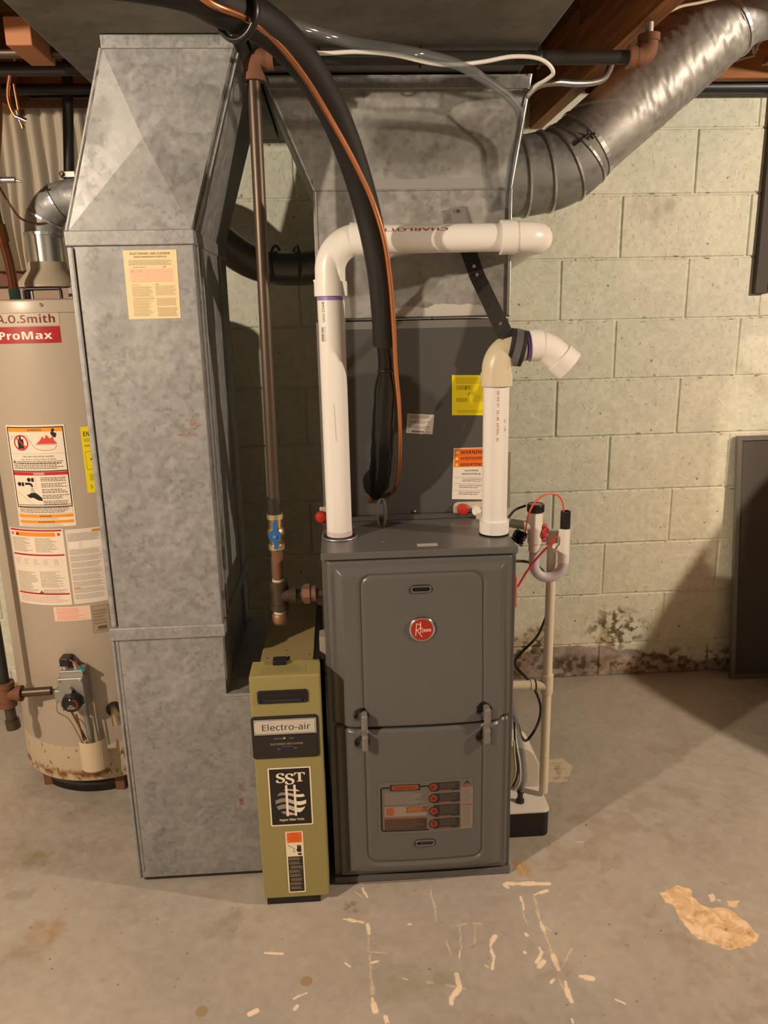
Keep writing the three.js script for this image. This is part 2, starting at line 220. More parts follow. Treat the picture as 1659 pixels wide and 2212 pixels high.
  const bump = dataTex(512, 512, (u, v) => { const b = fbm(u * 14, v * 14, 14, 77, 5); return [b, b, b]; }, false);
  const g = new THREE.BoxGeometry(ROOM.x1 - ROOM.x0, 0.1, ROOM.z1 + 0.2); g.translate((ROOM.x0 + ROOM.x1) / 2, -0.05, ROOM.z1 / 2 - 0.1);
  const p = g.attributes.position, uv = g.attributes.uv; for (let i = 0; i < p.count; i++) uv.setXY(i, (p.getX(i) - X0) / (X1 - X0), 1 - (p.getZ(i) - Z0) / (Z1 - Z0));
  const f = struct('floor', 'grey painted concrete floor with flaked patches and scratches', 'floor');
  obj('slab', g, M(1, 1, 1, 0.5, 0, { map, bumpMap: rep(bump, 6, 3.6), bumpScale: 0.003 }), f);
}
// back wall: painted concrete blocks, each one a piece
const COURSE = 0.2032, LINE8 = 0.3386, OPENINGS = [[-2.62, -1.40, LINE8 + 6 * COURSE, 2.0], [0.712, 1.5, 1.462, 2.0]];
{
  const X0 = -2.6, X1 = 1.3, Y1 = 2.1, W = 2048, Hh = 1103, S = W / (X1 - X0), at = (px, py) => { const p = Z(px, py, 0); return [(p.x - X0) * S, (Y1 - p.y) * S]; };
  const map = canvasTex(W, Hh, (g) => {
    const im = g.createImageData(W, Hh), d = im.data;
    for (let j = 0; j < Hh; j++) for (let i = 0; i < W; i++) {
      const x = X0 + i / S, y = Y1 - j / S, k = (j * W + i) * 4, u = i / S, v = j / S;
      const big = fbm(u * 1.3, v * 1.3, 997, 103, 3) - 0.5, mid = fbm(u * 7, v * 7, 997, 113, 4) - 0.5, fine = fbm(u * 70, v * 70, 997, 123, 3) - 0.5, pit = vnoise(u * 95, v * 95, 9973, 133);
      let r = 217, gg = 220, b = 203; const m = 1 + big * 0.10 + mid * 0.07 + fine * 0.12; r *= m; gg *= m; b *= m; r += big * 12; b -= big * 14;
      if (pit > 0.978) { r *= 0.72; gg *= 0.70; b *= 0.66; }
      // bare damp concrete along the foot of the wall, ragged at its upper edge, with black mould spots above it
      const e1 = 0.105 + 0.05 * (fbm(u * 9, 3.3, 997, 141, 4) - 0.5) + 0.07 * (fbm(u * 3, 1.7, 997, 145, 2) - 0.5) - 0.07 * sstep(0.35, 0.6, x);
      const bare = sstep(e1 + 0.004, e1 - 0.004, y) * (x > -0.5 ? 1 : 0.8), grain = fbm(u * 34, v * 34, 997, 151, 4);
      if (bare > 0) { const cr = 168 + 60 * (grain - 0.5), cg = 156 + 60 * (grain - 0.5), cb = 148 + 64 * (grain - 0.5); r += (cr - r) * bare; gg += (cg - gg) * bare; b += (cb - b) * bare; if (x > 0.17 && x < 0.40 && y < 0.075 && grain > 0.42) { r += 12; gg += 2; b -= 8; } }
      const chip = Math.abs(y - e1) < 0.0045 && vnoise(u * 30, 4, 997, 161) > 0.35; if (chip) { r = 214; gg = 208; b = 190; }
      const zone = Math.max(sstep(0.11, 0.03, Math.hypot((x - 0.27) * 0.55, y - 0.20) + 0.10 * (fbm(u * 8, v * 8, 997, 171, 3) - 0.5)), sstep(0.10, 0.03, Math.hypot((x + 0.06) * 0.7, y - 0.14) + 0.10 * (fbm(u * 8, v * 8, 997, 174, 3) - 0.5)), 0.8 * sstep(0.07, 0.02, Math.abs(y - 0.05) + 0.08 * (fbm(u * 7, v * 7, 997, 177, 3) - 0.4))), spots = sstep(0.46, 0.64, fbm(u * 55, v * 55, 997, 181, 4)) * zone;
      r *= 1 - 0.5 * spots; gg *= 1 - 0.54 * spots; b *= 1 - 0.6 * spots; const stain = zone * sstep(0.42, 0.62, fbm(u * 11, v * 11, 997, 191, 4)); r *= 1 - 0.18 * stain; gg *= 1 - 0.24 * stain; b *= 1 - 0.34 * stain;
      d[k] = clamp(r, 0, 255); d[k + 1] = clamp(gg, 0, 255); d[k + 2] = clamp(b, 0, 255); d[k + 3] = 255;
    }
    g.putImageData(im, 0, 0);
    // grey soot smear by the round duct, pits along the joints
    for (let k = 0; k < 60; k++) { const [x, y] = at(rnd(1370, 1460), rnd(425, 480)); g.fillStyle = 'rgba(120,124,108,.05)'; g.beginPath(); g.ellipse(x, y, rnd(3, 14), rnd(3, 12), 0, 0, 7); g.fill(); }
    for (let c = 0; c < 10; c++) for (let k = 0; k < 90; k++) { const x = rnd(0, W), y = (Y1 - (LINE8 + (c - 1) * COURSE)) * S + rnd(-5, 5); g.fillStyle = `rgba(70,58,36,${rnd(0.1, 0.6)})`; g.fillRect(x, y, rnd(1, 9), rnd(0.8, 2.6)); }
    for (let k = 0; k < 500; k++) { g.fillStyle = `rgba(74,62,40,${rnd(0.15, 0.7)})`; g.beginPath(); g.ellipse(rnd(0, W), rnd(0, Hh), rnd(0.6, 2.8), rnd(0.6, 2.4), rnd(0, 3), 0, 7); g.fill(); }
  });
  map.wrapS = map.wrapT = THREE.ClampToEdgeWrapping;
  const bump = dataTex(512, 512, (u, v) => { const b = 0.7 * fbm(u * 12, v * 12, 12, 201, 5) + 0.3 * (vnoise(u * 64, v * 64, 64, 211) > 0.9 ? 0 : 1); return [b, b, b]; }, false);
  const mat = M(1, 1, 1, 0.62, 0, { map, bumpMap: rep(bump, 7.8, 4.2), bumpScale: 0.0035 });
  const setUV = (g) => { const p = g.attributes.position, uv = new Float32Array(p.count * 2); for (let i = 0; i < p.count; i++) { uv[2 * i] = (p.getX(i) - X0) / (X1 - X0); uv[2 * i + 1] = p.getY(i) / Y1; } g.setAttribute('uv', new THREE.BufferAttribute(uv, 2)); return g; };
  const wall = struct('wall_back', 'pale green painted concrete block wall behind the equipment', 'wall');
  const sh = new THREE.Shape([[ROOM.x0, 0], [ROOM.x1, 0], [ROOM.x1, 2.07], [ROOM.x0, 2.07]].map(([x, y]) => new THREE.Vector2(x, y)));
  for (const [a, b, c, e] of OPENINGS) sh.holes.push(new THREE.Path([[a, c], [a, e], [b, e], [b, c]].map(([x, y]) => new THREE.Vector2(x, y))));
  const core = new THREE.ExtrudeGeometry(sh, { depth: 0.195, bevelEnabled: false }); core.translate(0, 0, -0.2); obj('mortar', setUV(core.index ? core.toNonIndexed() : core), mat, wall);
  obj('sill_plate', bx(ROOM.x0, ROOM.x1, 2.07, ROOM.top, -0.2, -0.03, 0), M(0.13, 0.075, 0.04, 0.8), wall);
  const cut = (r, o) => { const [a, b, c, d] = r, [e, f, g, h] = o; if (b <= e || a >= f || d <= g || c >= h) return [r]; const out = []; if (a < e) out.push([a, e, c, d]); if (b > f) out.push([f, b, c, d]); const m = [Math.max(a, e), Math.min(b, f)]; if (c < g) out.push([...m, c, g]); if (d > h) out.push([...m, h, d]); return out; };
  for (let c = 0; c < 11; c++) {                                    // courses from the floor up
    const y0 = LINE8 + (c - 2) * COURSE, y1 = y0 + COURSE, odd = c % 2 === 0;
    for (let n = -8; n < 8; n++) {
      const x0 = (odd ? 0.201 : 0) + n * 0.4447, x1 = x0 + 0.4447, a = Math.max(x0 + 0.0035, ROOM.x0), b = Math.min(x1 - 0.0035, ROOM.x1); if (b - a < 0.03) continue;
      let parts = [[a, b, Math.max(y0 + 0.002, 0.001), Math.min(y1 - 0.002, 2.068)]]; for (const o of OPENINGS) parts = parts.flatMap((r) => cut(r, o));
      for (const [p, q, s, t] of parts) {
        if (q - p < 0.02 || t - s < 0.015) continue; const z = rnd(-0.0015, 0.0015), w = 0.0035, zb = -0.03, pts = [];
        for (const [ix, x] of [[w, p], [-w, q]]) for (const [iy, y] of [[w, s], [-w, t]]) { const tw = rnd(-0.001, 0.001); pts.push(V(x + ix, y + iy, z + tw), V(x, y + iy, z - w + tw), V(x + ix, y, z - w + tw), V(x, y, zb)); }
        obj('concrete_block', setUV(new ConvexGeometry(pts)), mat, wall);
      }
    }
  }
  const plain = M(0.20, 0.195, 0.165, 0.85);
  const side = (n, l, ...b) => obj('slab', bx(...b, 0), plain, struct(n, l, 'wall'));
  side('wall_left', 'painted basement wall on the water heater side', ROOM.x0 - 0.2, ROOM.x0, 0, 2.3, -0.2, ROOM.z1);
  side('wall_right', 'painted basement wall beyond the leaning screen panel', ROOM.x1, ROOM.x1 + 0.2, 0, 2.3, -0.2, ROOM.z1);
  side('wall_front', 'painted basement wall facing the equipment', ROOM.x0 - 0.2, ROOM.x1 + 0.2, 0, 2.3, ROOM.z1, ROOM.z1 + 0.2);
}
// ceiling: boards on joists
const wood = (() => { const t = dataTex(512, 256, (u, v) => { const w = fbm(u * 3, v * 20, 20, 301, 4), f = fbm(u * 10, v * 90, 90, 311, 3), b = 0.60 + 0.35 * (w - 0.5) + 0.25 * (f - 0.5); return [b * 1.0, b * 0.66, b * 0.38]; }); return t; })();
const woodMat = M(1, 0.95, 0.88, 0.7, 0, { map: wood });
{
  const c = struct('ceiling', 'brown wooden joists and boards of the floor above', 'ceiling');
  obj('subfloor', bx(ROOM.x0 - 0.2, ROOM.x1 + 0.2, ROOM.top, ROOM.top + 0.06, -0.2, ROOM.z1 + 0.2, 0), woodMat, c);
  const grain = (g) => { const p = g.attributes.position, uv = g.attributes.uv, n = g.attributes.normal; for (let i = 0; i < p.count; i++) uv.setXY(i, p.getZ(i) * 0.7 + p.getX(i) * 3, (Math.abs(n.getY(i)) > 0.7 ? p.getX(i) : p.getY(i)) * 3); return g; };
  for (const x of [-2.95, -2.54, -2.13, -1.74, -0.12, 0.70, 1.11, 1.52, 1.93, 2.34, 2.75]) obj('joist', grain(bx(x, x + 0.04, x < -1 ? 2.0 : x < 0.5 ? 1.965 : 2.075, ROOM.top, 0.001, ROOM.z1, 0.002)), woodMat, c);
  for (const [x0, x1, z] of [[-0.08, 0.70, 0.10], [-1.70, -0.12, 0.02]]) obj('blocking', bx(x0, x1, 2.075, ROOM.top, z, z + 0.04, 0.002), woodMat, c);
}
// windows: one behind the curtain, one at the right with a dark jamb
{
  const glass = new THREE.MeshPhysicalMaterial({ transmission: 1, roughness: 0.05, thickness: 0 });
  const frameM = M(0.30, 0.27, 0.21, 0.6), darkFrame = M(0.055, 0.046, 0.04, 0.7);
  const [a, b, c, d] = OPENINGS[0];
  const w1 = struct('window_1', 'small basement window behind the cream curtain', 'window');
  obj('frame', [bx(a, a + 0.04, c, d, -0.16, -0.11), bx(b - 0.04, b, c, d, -0.16, -0.11), bx(a, b, c, c + 0.04, -0.16, -0.11), bx(a, b, d - 0.04, d, -0.16, -0.11), bx((a + b) / 2 - 0.02, (a + b) / 2 + 0.02, c, d, -0.16, -0.11)], frameM, w1);
  obj('pane', bx(a + 0.03, b - 0.03, c + 0.03, d - 0.03, -0.137, -0.135, 0), glass, w1);
  obj('sill', bx(a - 0.05, b + 0.1, c - 0.055, c + 0.005, -0.15, 0.045, 0.004), M(0.16, 0.07, 0.045, 0.75), w1, 'dark red brown sill with worn paint');
  obj('apron', bx(a - 0.05, b + 0.06, c - 0.13, c - 0.06, 0.001, 0.02, 0.003), M(0.42, 0.30, 0.24, 0.8), w1, 'pinkish worn apron board');
  const [e, f, g, h] = OPENINGS[1];
  const w2 = struct('window_2', 'dark framed basement window above the leaning screen panel', 'window');
  obj('frame', [bx(e, e + 0.05, g, h, -0.16, -0.10), bx(f - 0.05, f, g, h, -0.16, -0.10), bx(e, f, g, g + 0.05, -0.16, -0.10), bx(e, f, h - 0.05, h, -0.16, -0.10)], darkFrame, w2);
  obj('pane', bx(e + 0.04, f - 0.04, g + 0.04, h - 0.04, -0.132, -0.13, 0), glass, w2);
  obj('jamb', bx(e - 0.034, e + 0.012, g - 0.03, 2.055, -0.09, 0.022, 0.004), darkFrame, w2, 'dark stained jamb board');
  obj('sill', bx(e + 0.012, f, g - 0.02, g + 0.004, -0.09, 0.03, 0.003), M(0.42, 0.22, 0.10, 0.6), w2, 'orange brown sill board');
  const ww = struct('added_dark_box', 'added box outside the right hand window that keeps it dark', 'added box');  // unseen box added so the opening behind the pane stays dark
  obj('dark_sides', [bx(e - 0.3, f + 0.3, 0.9, 2.3, -0.85, -0.75, 0), bx(e - 0.3, e - 0.2, 0.9, 2.3, -0.75, -0.21, 0), bx(f + 0.2, f + 0.3, 0.9, 2.3, -0.75, -0.21, 0), bx(e - 0.3, f + 0.3, 2.2, 2.3, -0.85, -0.2, 0), bx(e - 0.3, f + 0.3, 0.9, 1.0, -0.85, -0.21, 0)], M(0.05, 0.05, 0.07, 0.9), ww);
}

// ---------------------------------------------------------------- furnace
const FX0 = -0.8225, FX1 = -0.3775, FZ = 1.05, FTOP = 0.876;
const LATCH_X = [-0.741, -0.4515], SEAM = 0.447;
{
  const f = thing('furnace', 'grey steel upright gas furnace with embossed doors and round red badge', 'furnace', V((FX0 + FX1) / 2, 0, 0.69));
  obj('cabinet', [bx(FX0, FX1, 0.012, FTOP - 0.016, 0.33, FZ - 0.006, 0.002)], paintGrey, f);
  obj('lid', bx(FX0 - 0.0015, FX1 + 0.0015, FTOP - 0.017, FTOP, 0.329, FZ + 0.006, 0.003, 2), paintGrey, f);
  obj('base_rail', [bx(FX0 - 0.001, FX1 + 0.001, 0.001, 0.02, FZ - 0.03, FZ + 0.004, 0.002), bx(FX0, FX0 + 0.02, 0.001, 0.014, 0.33, FZ - 0.03), bx(FX1 - 0.02, FX1, 0.001, 0.014, 0.33, FZ - 0.03)], paintGrey, f);
  const IN = { x0: -0.738, x1: -0.4545, y0: 0.078, y1: 0.822, r: 0.026 };
  const sdf = (x, y, b, r) => { const cx = (b.x0 + b.x1) / 2, cy = (b.y0 + b.y1) / 2, dx = Math.abs(x - cx) - (b.x1 - b.x0) / 2 + r, dy = Math.abs(y - cy) - (b.y1 - b.y0) / 2 + r; return Math.hypot(Math.max(dx, 0), Math.max(dy, 0)) + Math.min(Math.max(dx, dy), 0) - r; };
  const door = (x0, x1, y0, y1, top) => {
    const xs = [], ys = [], nx = 150, ny = Math.round(nx * (y1 - y0) / (x1 - x0)); for (let i = 0; i <= nx; i++) xs.push(x0 + (x1 - x0) * i / nx); for (let j = 0; j <= ny; j++) ys.push(y0 + (y1 - y0) * j / ny);
    const zf = (x, y) => {
      const u = (x - x0) / (x1 - x0) * 2 - 1, bow = top ? sstep(y1 - 0.10, y0, y) : 1, edge = Math.min(x - x0, x1 - x, top ? y1 - y : 9, top ? 9 : (y - y0) + 0.006);
      let z = FZ - 0.004 + 0.007 * sstep(0, 0.006, edge) + 0.012 * sstep(0.016, 0.034, edge);
      z += bow * 0.022 * Math.sqrt(Math.max(0, 1 - u * u * 0.98)) * sstep(0.0, 0.05, edge);
      const d = sdf(x, y, IN, IN.r); z -= 0.0052 * Math.exp(-((d / 0.0042) ** 2)); z -= 0.0022 * sstep(0.004, -0.004, d);
      const lip = top ? y - y0 : y1 - y; z -= 0.006 * sstep(0.006, 0, lip);
      // pressed cups behind the four latches
      for (const lx of LATCH_X) for (const ly of [SEAM + 0.038, SEAM - 0.034]) { const q = Math.hypot((x - lx + 0.004) / 0.017, (y - ly) / 0.016); z -= 0.012 * sstep(1, 0.8, q); }
      return z;
    };
    const slotY = top ? 0.785 : 0.1312, slotX = top ? -0.5995 : -0.5975;
    const pos = [], idx = [], id = (i, j) => j * (nx + 1) + i;
    for (let j = 0; j <= ny; j++) for (let i = 0; i <= nx; i++) { let z = zf(xs[i], ys[j]); const q = Math.hypot(Math.max(0, Math.abs(xs[i] - slotX) - 0.016), ys[j] - slotY); z -= 0.012 * sstep(0.0085, 0.0055, q); pos.push(xs[i], ys[j], z); }
    for (let j = 0; j < ny; j++) for (let i = 0; i < nx; i++) idx.push(id(i, j), id(i + 1, j), id(i + 1, j + 1), id(i, j), id(i + 1, j + 1), id(i, j + 1));
    const rim = []; for (let i = 0; i <= nx; i++) rim.push(id(i, 0)); for (let j = 1; j <= ny; j++) rim.push(id(nx, j)); for (let i = nx - 1; i >= 0; i--) rim.push(id(i, ny)); for (let j = ny - 1; j >= 0; j--) rim.push(id(0, j));
    const g1 = new THREE.BufferGeometry(); g1.setAttribute('position', new THREE.Float32BufferAttribute(pos, 3)); g1.setIndex(idx); g1.computeVertexNormals();
    const side = []; for (let k = 0; k < rim.length - 1; k++) { const a = rim[k], b = rim[k + 1], A = V(pos[3 * a], pos[3 * a + 1], pos[3 * a + 2]), B = V(pos[3 * b], pos[3 * b + 1], pos[3 * b + 2]); side.push([A, V(A.x, A.y, FZ - 0.02), V(B.x, B.y, FZ - 0.02), B]); }
    return { g: [uvw(g1), quads(side)], zf };
  };
  const up = door(FX0 + 0.011, FX1 - 0.009, SEAM + 0.0025, FTOP - 0.019, true), lo = door(FX0 + 0.013, FX1 - 0.009, 0.026, SEAM - 0.0025, false);
  const ud = obj('upper_door', up.g, paintGrey, f), ld = obj('lower_door', lo.g, paintGrey, f);
  const zu = (x, y) => up.zf(x, y), zl = (x, y) => lo.zf(x, y);
  const slot = (x, y, z, mat, parent) => { const r = 0.0068, rim = rrect(x - 0.0235, x + 0.0235, y - 0.0078, y + 0.0078, 0.0077), inn = rrect(x - 0.021, x + 0.021, y - 0.0055, y + 0.0055, 0.0054).reverse(); const s = new THREE.Shape(rim.map(([a, b]) => new THREE.Vector2(a, b))); s.holes.push(new THREE.Path(inn.map(([a, b]) => new THREE.Vector2(a, b)))); const g = new THREE.ExtrudeGeometry(s, { depth: 0.002, bevelEnabled: true, bevelSize: 0.0008, bevelThickness: 0.0008, bevelSegments: 1 }); g.translate(0, 0, z); obj('slot_rim', g, paintGrey, parent); obj('slot', extrude(rrect(x - 0.0215, x + 0.0215, y - 0.006, y + 0.006, 0.0058), 0.002, z - 0.0045), mat, parent); };
  slot(-0.5995, 0.785, zu(-0.5995, 0.785), blackPlastic, ud); slot(-0.5975, 0.1312, zl(-0.5975, 0.1312), M(0.09, 0.035, 0.07, 0.4), ld);
  // latches: a ridge on each door edge, two pairs
  for (const lx of LATCH_X) for (const [y0, y1, zf, parent] of [[SEAM + 0.005, SEAM + 0.048, zu, ud], [SEAM - 0.047, SEAM - 0.005, zl, ld]]) {
    const z = zf(lx + 0.025, (y0 + y1) / 2), s = 0.0075, grip = new RoundedBoxGeometry(2 * s, y1 - y0, 0.03, 3, 0.0065); grip.translate(lx + 0.003, (y0 + y1) / 2, z + 0.009); obj('latch', grip, M(0.20, 0.19, 0.175, 0.3), parent, 'light grey ridged quarter turn latch');
  }
  // round badge
  { const c = V(-0.5985, 0.6895, zu(-0.5985, 0.6895)); const R = 0.0265;
    const b = obj('badge', (() => { const g = lathe([[0, 0], [R + 0.004, 0], [R + 0.0045, 0.002], [R + 0.003, 0.005], [R + 0.0005, 0.0058], [R - 0.0015, 0.004], [0, 0.004]], V(0, 0, 0), 40); g.rotateX(Math.PI / 2); g.translate(c.x, c.y, c.z); return g; })(), chrome, f, 'round red badge with chrome ring');
    const tex = canvasTex(256, 256, (g) => { g.fillStyle = '#a82a1c'; g.fillRect(0, 0, 256, 256); g.strokeStyle = '#e4d4c8'; g.lineWidth = 9; g.lineCap = 'round'; g.lineJoin = 'round'; g.beginPath(); g.moveTo(52, 200); g.lineTo(64, 56); g.moveTo(60, 60); g.bezierCurveTo(120, 42, 128, 118, 66, 132); g.lineTo(124, 216); g.moveTo(110, 36); g.lineTo(110, 168); g.stroke(); g.lineWidth = 7; g.strokeStyle = '#e4d4c8'; g.beginPath(); g.moveTo(110, 128); g.bezierCurveTo(116, 104, 134, 104, 134, 126); g.lineTo(134, 168); g.stroke(); txt(g, 'eem', 188, 136, 62, '#e4d4c8', { w: 92 }); });
    const disc = new THREE.CircleGeometry(R - 0.001, 36); disc.translate(c.x, c.y, c.z + 0.0047); obj('badge_face', disc, new THREE.MeshStandardMaterial({ map: tex, roughness: 0.3 }), b); }
  // instruction label on the lower door, following its curve
  { const tex = canvasTex(680, 420, (g, w, h) => {
      g.fillStyle = '#69635b'; g.fillRect(0, 0, w, h); const dk = '#1e1714', or = '#93462a', pale = '#8f867a';
      g.strokeStyle = dk; g.lineWidth = 13; g.beginPath(); g.moveTo(360, 40); g.lineTo(40, 44); g.quadraticCurveTo(22, 44, 22, 62); g.lineTo(22, 376); g.quadraticCurveTo(22, 392, 40, 392); g.lineTo(360, 392); g.stroke();
      g.fillStyle = dk; g.fillRect(86, 20, 214, 50); g.fillStyle = or; g.beginPath(); g.roundRect(96, 26, 194, 38, 18); g.fill(); txt(g, 'Important', 193, 45, 26, '#4a2012', { w: 150 });
      print(g, 50, 84, 290, 92, 11, pale, 0.35); g.fillStyle = '#8d8478'; g.fillRect(44, 196, 300, 80); g.fillStyle = 'rgba(200,90,50,.6)'; g.fillRect(52, 204, 70, 64); print(g, 56, 206, 60, 60, 9, '#5a2c1c'); g.fillStyle = '#6b4630'; g.fillRect(200, 200, 146, 48); print(g, 208, 206, 130, 36, 8, '#c9864a'); g.fillStyle = or; g.fillRect(44, 288, 300, 10); g.fillStyle = '#3c2d24'; g.fillRect(44, 298, 300, 84); print(g, 50, 304, 286, 70, 9, '#6d5140');
      for (let k = 0; k < 4; k++) { const y = [16, 104, 196, 308][k], hh = [72, 78, 100, 84][k]; g.fillStyle = '#2c2822'; g.beginPath(); g.roundRect(392, y, 190, hh, 10); g.fill(); print(g, 440, y + 10, 134, hh - 30, 9, '#57504a'); g.fillStyle = or; g.fillRect(432, y + hh - 10, 90, 8); g.fillStyle = dk; g.beginPath(); g.arc(394, y + hh / 2, 36, 0, 7); g.fill(); g.fillStyle = '#8a382a'; g.beginPath(); g.arc(394, y + hh / 2, 28, 0, 7); g.fill(); g.fillStyle = '#5c2418'; g.beginPath(); if (k === 3) { g.moveTo(394, y + 16); g.quadraticCurveTo(416, y + 46, 394, y + 60); g.quadraticCurveTo(372, y + 46, 394, y + 16); } else g.arc(394 + (k - 1) * 4, y + hh / 2, 13, 0, 5.2); g.fill(); }
      g.fillStyle = '#8a8074'; g.fillRect(592, 64, 84, 340); g.fillStyle = '#2a2420'; g.beginPath(); g.moveTo(604, 52); g.lineTo(634, 14); g.lineTo(662, 52); g.lineTo(634, 36); g.fill(); g.fillStyle = or; g.fillRect(596, 58, 78, 12); g.fillRect(596, 206, 78, 12); print(g, 598, 78, 72, 116, 10, '#6a6258', 0.1); print(g, 598, 226, 72, 170, 10, '#6a6258', 0.1);
    });
    const x0 = -0.7105, x1 = -0.4785, y0 = 0.160, y1 = 0.304, n = 16, pos = [], uv = [], idx = [];
    for (let i = 0; i <= n; i++) for (const v of [0, 1]) { const x = x0 + (x1 - x0) * i / n, y = v ? y1 : y0; pos.push(x, y, zl(x, 0.23) + 0.0007); uv.push(i / n, v); }
    for (let i = 0; i < n; i++) { const k = 2 * i; idx.push(k, k + 2, k + 1, k + 2, k + 3, k + 1); }
    const g = new THREE.BufferGeometry(); g.setAttribute('position', new THREE.Float32BufferAttribute(pos, 3)); g.setAttribute('uv', new THREE.Float32BufferAttribute(uv, 2)); g.setIndex(idx); g.computeVertexNormals();
    obj('instruction_label', g, new THREE.MeshStandardMaterial({ map: tex, roughness: 0.5 }), ld, 'dark instruction label with orange circles'); }
  obj('rating_sticker', bx(-0.603, -0.556, FTOP - 0.0002, FTOP + 0.0006, 1.008, 1.028, 0), M(0.45, 0.43, 0.40, 0.5), f);
  for (const [x, z] of [[-0.68, 0.98], [-0.50, 0.86]]) obj('screw', lathe([[0, 0], [0.004, 0], [0.003, 0.002], [0, 0.0025]], V(x, FTOP, z), 12), chrome, f);
}
// ---------------------------------------------------------------- cooling coil case and supply plenum above the furnace
const CX0 = -0.8185, CX1 = -0.348, CZ = 0.775, CTOP = 1.379;
{
  const c = thing('coil_cabinet', 'dark grey sheet metal coil case standing on the furnace, with stickers', 'coil cabinet', V((CX0 + CX1) / 2, FTOP, 0.55));
  obj('casing', [bx(CX0, CX1, FTOP + 0.001, CTOP - 0.004, 0.335, CZ - 0.004, 0.002)], paintDark, c);
  obj('front_panel', bx(CX0 + 0.016, CX1 - 0.012, FTOP + 0.012, CTOP - 0.02, CZ - 0.006, CZ, 0.002), paintDark, c);
  obj('base_flange', [bx(CX0, CX1, FTOP + 0.001, FTOP + 0.012, CZ - 0.006, CZ + 0.018, 0.001)], paintDark, c);
  obj('tape_edge', [bx(CX0 - 0.001, CX1 + 0.001, CTOP - 0.022, CTOP - 0.003, CZ - 0.003, CZ + 0.0012, 0.0005), bx(CX0 - 0.001, CX0 + 0.028, FTOP + 0.02, CTOP - 0.02, CZ - 0.003, CZ + 0.0012, 0.0005)], M(0.26, 0.255, 0.245, 0.45, 0.5), c, 'grey foil tape along the top and left edges');
  for (const [x, y] of [[-0.585, FTOP + 0.018], [-0.79, 1.2], [-0.79, 1.0]]) { const g = lathe([[0, 0], [0.0042, 0], [0.003, 0.003], [0, 0.003]], V(0, 0, 0), 12); g.rotateX(Math.PI / 2); g.translate(x, y, CZ); obj('screw', g, chrome, c); }
  obj('side_flange', bx(CX1 - 0.002, CX1 + 0.022, 0.885, 1.035, 0.735, 0.739, 0.0005), M(0.36, 0.36, 0.30, 0.5), c, 'pale thin plate behind the right edge');
  for (const [y, z] of [[1.185, 0.76], [1.0, 0.75]]) obj('screw', rod(V(CX1 - 0.001, y, z), V(CX1 + 0.008, y, z), 0.0035, 0.003, 8), blackPlastic, c);
  sticker('yellow_label', [Z(976, 810, CZ), Z(1062, 810, CZ), Z(1062, 897, CZ), Z(976, 897, CZ)], canvasTex(300, 300, (g, w, h) => { g.fillStyle = '#f0dc14'; g.fillRect(0, 0, w, h); print(g, 34, 22, 240, 40, 9, '#a8980c', 0.1); g.fillStyle = '#dcc80c'; g.fillRect(34, 76, 120, 36); g.fillRect(34, 170, 90, 30); g.fillRect(150, 150, 100, 50); print(g, 34, 78, 110, 32, 8, '#9c8c10'); print(g, 34, 172, 90, 30, 8, '#9c8c10'); print(g, 40, 262, 220, 22, 8, '#a8980c'); g.strokeStyle = '#1c1c14'; g.lineWidth = 4; g.beginPath(); g.moveTo(100, 110); g.lineTo(108, 84); g.lineTo(114, 98); g.moveTo(128, 82); g.lineTo(136, 92); g.moveTo(122, 150); g.lineTo(136, 126); g.stroke(); }), c, 'bright yellow label partly behind the white pipe');
  sticker('rating_label', [Z(880, 893, CZ), Z(938, 896, CZ), Z(934, 938, CZ), Z(877, 935, CZ)], canvasTex(300, 220, (g, w, h) => { g.fillStyle = '#cfcac0'; g.fillRect(0, 0, w, h); print(g, 24, 14, 250, 40, 10, '#6d6a66', 0.1); print(g, 24, 76, 250, 36, 9, '#6d6a66', 0.3); g.strokeStyle = '#33302d'; g.lineWidth = 5; g.beginPath(); g.arc(40, 142, 17, 0, 7); g.stroke(); txt(g, 'UL', 40, 142, 18, '#33302d'); print(g, 70, 134, 200, 40, 10, '#77736e', 0.3); g.fillStyle = '#77736e'; g.fillRect(60, 186, 140, 24); txt(g, 'R', 30, 196, 22, '#33302d'); print(g, 222, 192, 60, 14, 9, '#55524d'); }), c, 'small white rating label');
  sticker('warning_label', [Z(980, 968, CZ), Z(1062, 966, CZ), Z(1059, 1079, CZ), Z(976, 1078, CZ)], canvasTex(420, 580, (g, w, h) => { g.fillStyle = '#eee6dc'; g.fillRect(0, 0, w, h); g.fillStyle = '#ee7424'; g.fillRect(8, 8, w - 16, 208); g.fillStyle = '#1c1510'; [76, 146].forEach((y) => g.fillRect(8, y, w - 16, 2)); [['WARNING', 46, 54], ['AVERTISSEMENT', 116, 42], ['ADVERTENCIA', 186, 44]].forEach(([s, y, z], i) => { tri(g, 40, y, 38, '#f4d21c', '#fff8e0'); txt(g, s, 76, y + 2, z, '#241812', { align: 'left', w: [270, 318, 300][i] }); }); txt(g, 'CALIFORNIA', 205, 258, 26, '#1a1613'); txt(g, 'PROPOSITION 65', 205, 296, 26, '#1a1613'); g.fillStyle = '#55504a'; [330, 402, 478].forEach((y) => g.fillRect(8, y, w - 16, 2)); [[108, 346, 'Cancer and Reproductive Harm'], [72, 418, "Cancer et Troubles de l'appareil reproductif"], [72, 494, 'Cáncer y Daño Reproductivo']].forEach(([x, y, s]) => { txt(g, s, x, y + 6, 17, '#2a2622', { align: 'left' }); txt(g, 'www.P65Warnings.ca.gov', x, y + 28, 17, '#2a2622', { align: 'left' }); }); }), c, 'orange and white multilingual warning label');
